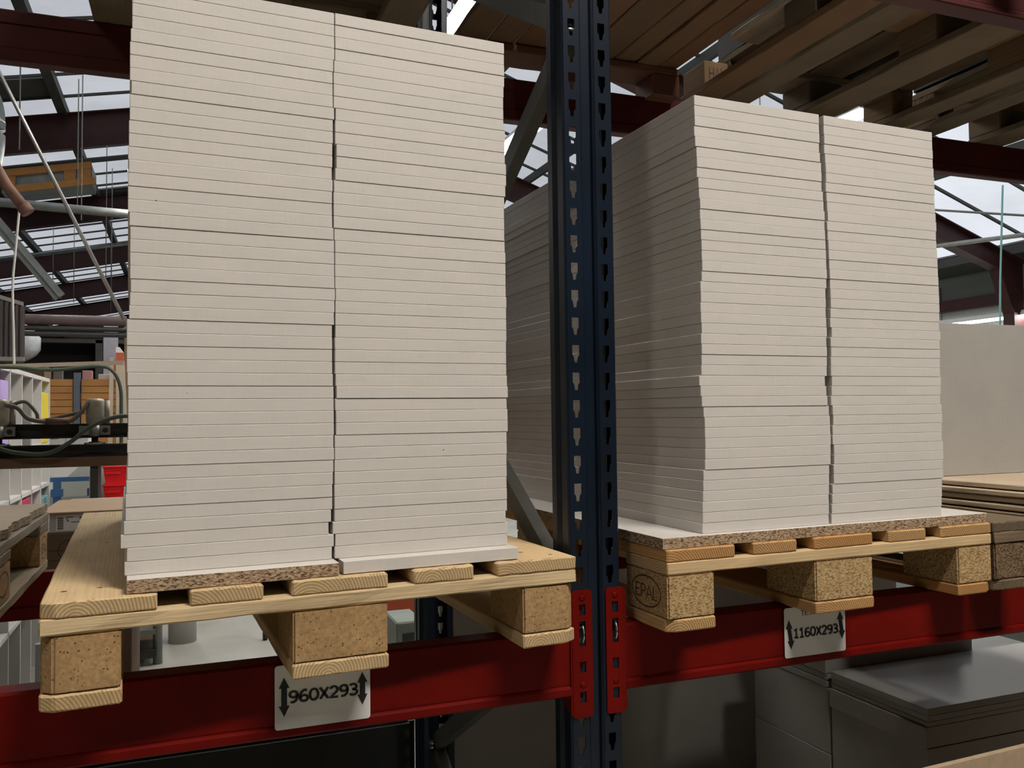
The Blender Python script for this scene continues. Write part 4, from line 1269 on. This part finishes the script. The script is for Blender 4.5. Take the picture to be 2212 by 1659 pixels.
# ------------------------------------------------------------------ pipes, cables and rods under the roof
def tubething(name, pts, r, m, label, cat, n=8, lines=None):
    b = MB(); b.tube(pts, r, m, n); o = b.build(name); tag(o, label, cat); return o
tubething('steel_rod', [(-2.4, 5.0, 4.05), (-1.84, 5.0, 2.70), (-1.075, 5.0, 1.07)], .013, CHROME, 'long shiny steel rod slanting down across the roof at the left', 'rod')
t = empty('rusty_pipe', (-1.6, 4.0, 1.7)); tag(t, 'rusty brown pipe ending in a cap at the left edge', 'pipe')
b = MB(); b.tube([(-1.98, 4.0, 2.55), (-1.78, 4.0, 2.02), (-1.62, 4.0, 1.70), (-1.52, 4.0, 1.565)], .030, RUSTPIPE, 12); b.build('pipe_run', t, (1.6, -4.0, -1.7))
b = MB(); b.tube([(-1.535, 4.0, 1.585), (-1.505, 4.0, 1.545)], .037, RUSTPIPE, 12); b.build('cap', t, (1.6, -4.0, -1.7))
t = empty('grey_girder', (-2.3, 9, 2.1)); tag(t, 'grey steel girder slanting down at the left edge', 'girder')
b = MB(); b.bar((-3.1, 9, 3.2), (-1.95, 9, 1.72), .12, .012, DUCT, (0, 1, 0)); b.bar((-3.1, 9.0, 3.2), (-1.95, 9.0, 1.72), .14, .012, DUCT, (0, 0, 1)); b.build('girder_body', t, (2.3, -9, -2.1))
tubething('cable_tray', [(-4.2, 10, 2.93), (-2.7, 10, 2.94), (-1.33, 10, 2.90), (-.3, 10, 2.87)], .055, DUCT, 'grey perforated cable tray running level under the roof at the left', 'tray')
tubething('white_cable', smooth([(-1.63, 4.5, 1.67), (-1.65, 4.5, 1.4), (-1.662, 4.5, 1.2), (-1.655, 4.5, .9), (-1.65, 4.5, .69)]), .007, CABLEWHITE, 'white cable hanging down above the pigeonhole shelf', 'cable')
t = empty('air_duct', (-2.4, 8, 3.3)); tag(t, 'shiny grey air duct bend at the left edge', 'duct')
b = MB(); b.tube(smooth([(-3.2, 8, 4.0), (-2.75, 8, 3.75), (-2.5, 8, 3.5), (-2.46, 8, 3.1), (-2.5, 8, 2.8)]), .15, DUCT, 18); b.build('duct_run', t, (2.4, -8, -3.3))
b = MB(); b.tube([(-2.48, 8, 3.28), (-2.465, 8, 3.22)], .165, STEEL, 18); b.build('joint_ring', t, (2.4, -8, -3.3))
for k, (z, r, m, lab) in enumerate([(1.47, .055, BROWNPIPE, 'thick brown pipe running level at the far left'), (1.375, .028, DARKSTEEL, 'upper of two thin dark pipes below the thick brown pipe'), (1.315, .028, DARKSTEEL, 'lower of two thin dark pipes below the thick brown pipe')]):
    tubething('level_pipe', [(-4.5, 9, z), (-1.29 + .08 * (k > 0), 9, z + .005)], r, m, lab, 'pipe', 12)
t = empty('louvre_panel', (-2.0, 6.0, .84)); tag(t, 'dark slatted louvre panel at the left edge above the shelving', 'louvre')
b = MB(); b.box(-.42, .07, 0, .04, 0, .03, GALV); b.build('bottom_rail', t, (.1, 0, 0))
b = MB(); b.hexa([(-.5, 0, .60), (.06, 0, .42), (.06, .03, .42), (-.5, .03, .60), (-.5, 0, .63), (.06, 0, .45), (.06, .03, .45), (-.5, .03, .63)], GALV); b.build('top_rail', t, (.1, 0, 0))
b = MB()
for k in range(14):
    x = -.4 + k * .034
    b.box(x, x + .02, .005, .03, .03, .5 - .32 * (x + .1) if False else .56 - .32 * (x + .4), GRILLE)
b.box(-.4, .07, .03, .035, .03, .42, GRILLE)
b.build('slats', t, (.1, 0, 0))
t = empty('roof_crate', (-2.6, 13, 3.9)); tag(t, 'orange brown wooden box frame lying on the roof beams at the left', 'box')
b = MB()
for (x0, z0, x1, z1, h) in ((-3.2, 4.02, -2.0, 4.26, .10), (-3.15, 3.78, -1.95, 4.02, .10)):
    b.bar((x0, 12.9, z0), (x1, 12.9, z1), .04, h, OAKBOX)
for x, z in ((-3.1, 3.9), (-2.3, 4.08), (-2.1, 4.12)):
    b.bar((x, 12.905, z - .09), (x, 12.905, z + .09), .16, .024, OAKBOX, (0, 1, 0))
b.build('frame', t, (2.6, -13, -3.9))
b = MB(); b.hexa([(-3.2, 12.96, 3.74), (-2.0, 12.96, 3.98), (-2.0, 13.6, 3.98), (-3.2, 13.6, 3.74), (-3.2, 12.96, 4.02), (-2.0, 12.96, 4.26), (-2.0, 13.6, 4.26), (-3.2, 13.6, 4.02)], DUCT); b.build('panel', t, (2.6, -13, -3.9))
for k, (u, v, z0, z1) in enumerate([(-2.35, 9.0, 3.3, 4.35), (-2.05, 11.5, 3.2, 4.6), (-1.95, 11.0, 3.0, 4.55), (-1.95, 16.0, 2.6, 4.6), (-2.25, 20.0, 2.8, 4.4), (-3.3, 19.0, 2.9, 4.2), (-2.9, 19.0, 2.9, 4.25), (-1.85, 13.5, 2.6, 4.6)]):
    tubething('hanging_wire', [(u, v, z0), (u + .01, v, roof_z(u) + .14)], .008, GALV, 'thin wire hanging from the roof, %s' % ('nearest the slanting rod', 'in front of the second roof beam', 'just left of the tall stack', 'beside the stack edge high up', 'below the third roof beam', 'leftmost by the grey girder', 'second by the grey girder', 'close to the stack edge lower down')[k], 'wire', 6)
tubething('roof_conduit', [(-5, 18.2, 3.45), (-2.6, 18.2, 3.93), (-1.2, 18.2, 4.2)], .04, DUCT, 'thin pale conduit along the third roof beam', 'conduit')
tubething('roof_conduit', [(-5, 8.9, 3.83), (-2.6, 8.9, 4.27), (.2, 8.9, 4.85)], .035, PURLIN, 'dark conduit crossing the nearest roof panes', 'conduit')
tubething('roof_conduit', [(-5, 13.4, 3.86), (-2.6, 13.4, 4.36), (.2, 13.4, 4.92)], .04, PURLIN, 'dark conduit crossing the second row of roof panes', 'conduit')
# right side of the hall
tubething('teal_cable', [(9.0, 6.40, roof_z(9.0) + .14), (9.0, 6.43, 2.75), (9.0, 6.48, 2.0), (8.99, 6.52, .9)], .012, TEALCABLE, 'teal cable hanging at the right beside the white roof panes', 'cable')
tubething('roof_conduit', [(7.2, 9.4, 2.52), (9.6, 6.2, 2.62), (10.6, 4.9, 2.66)], .03, GALV, 'pale conduit crossing the maroon roof beam at the right', 'conduit')
tubething('roof_conduit', [(6.5, 9.4, 3.55), (8.0, 7.6, 3.15), (9.8, 6.0, 2.75)], .016, GALV, 'thin grey pipe sloping under the white roof panes at the right', 'pipe')
for k, (v0, v1, u, z) in enumerate([(7.6, 9.4, 10.6, 1.72), (5.8, 7.4, 10.6, 1.72)]):
    luminaire(u, v0, v1, z, TUBE_HALL, ('far fluorescent lamp along the right wall', 'nearer fluorescent lamp along the right wall')[k])
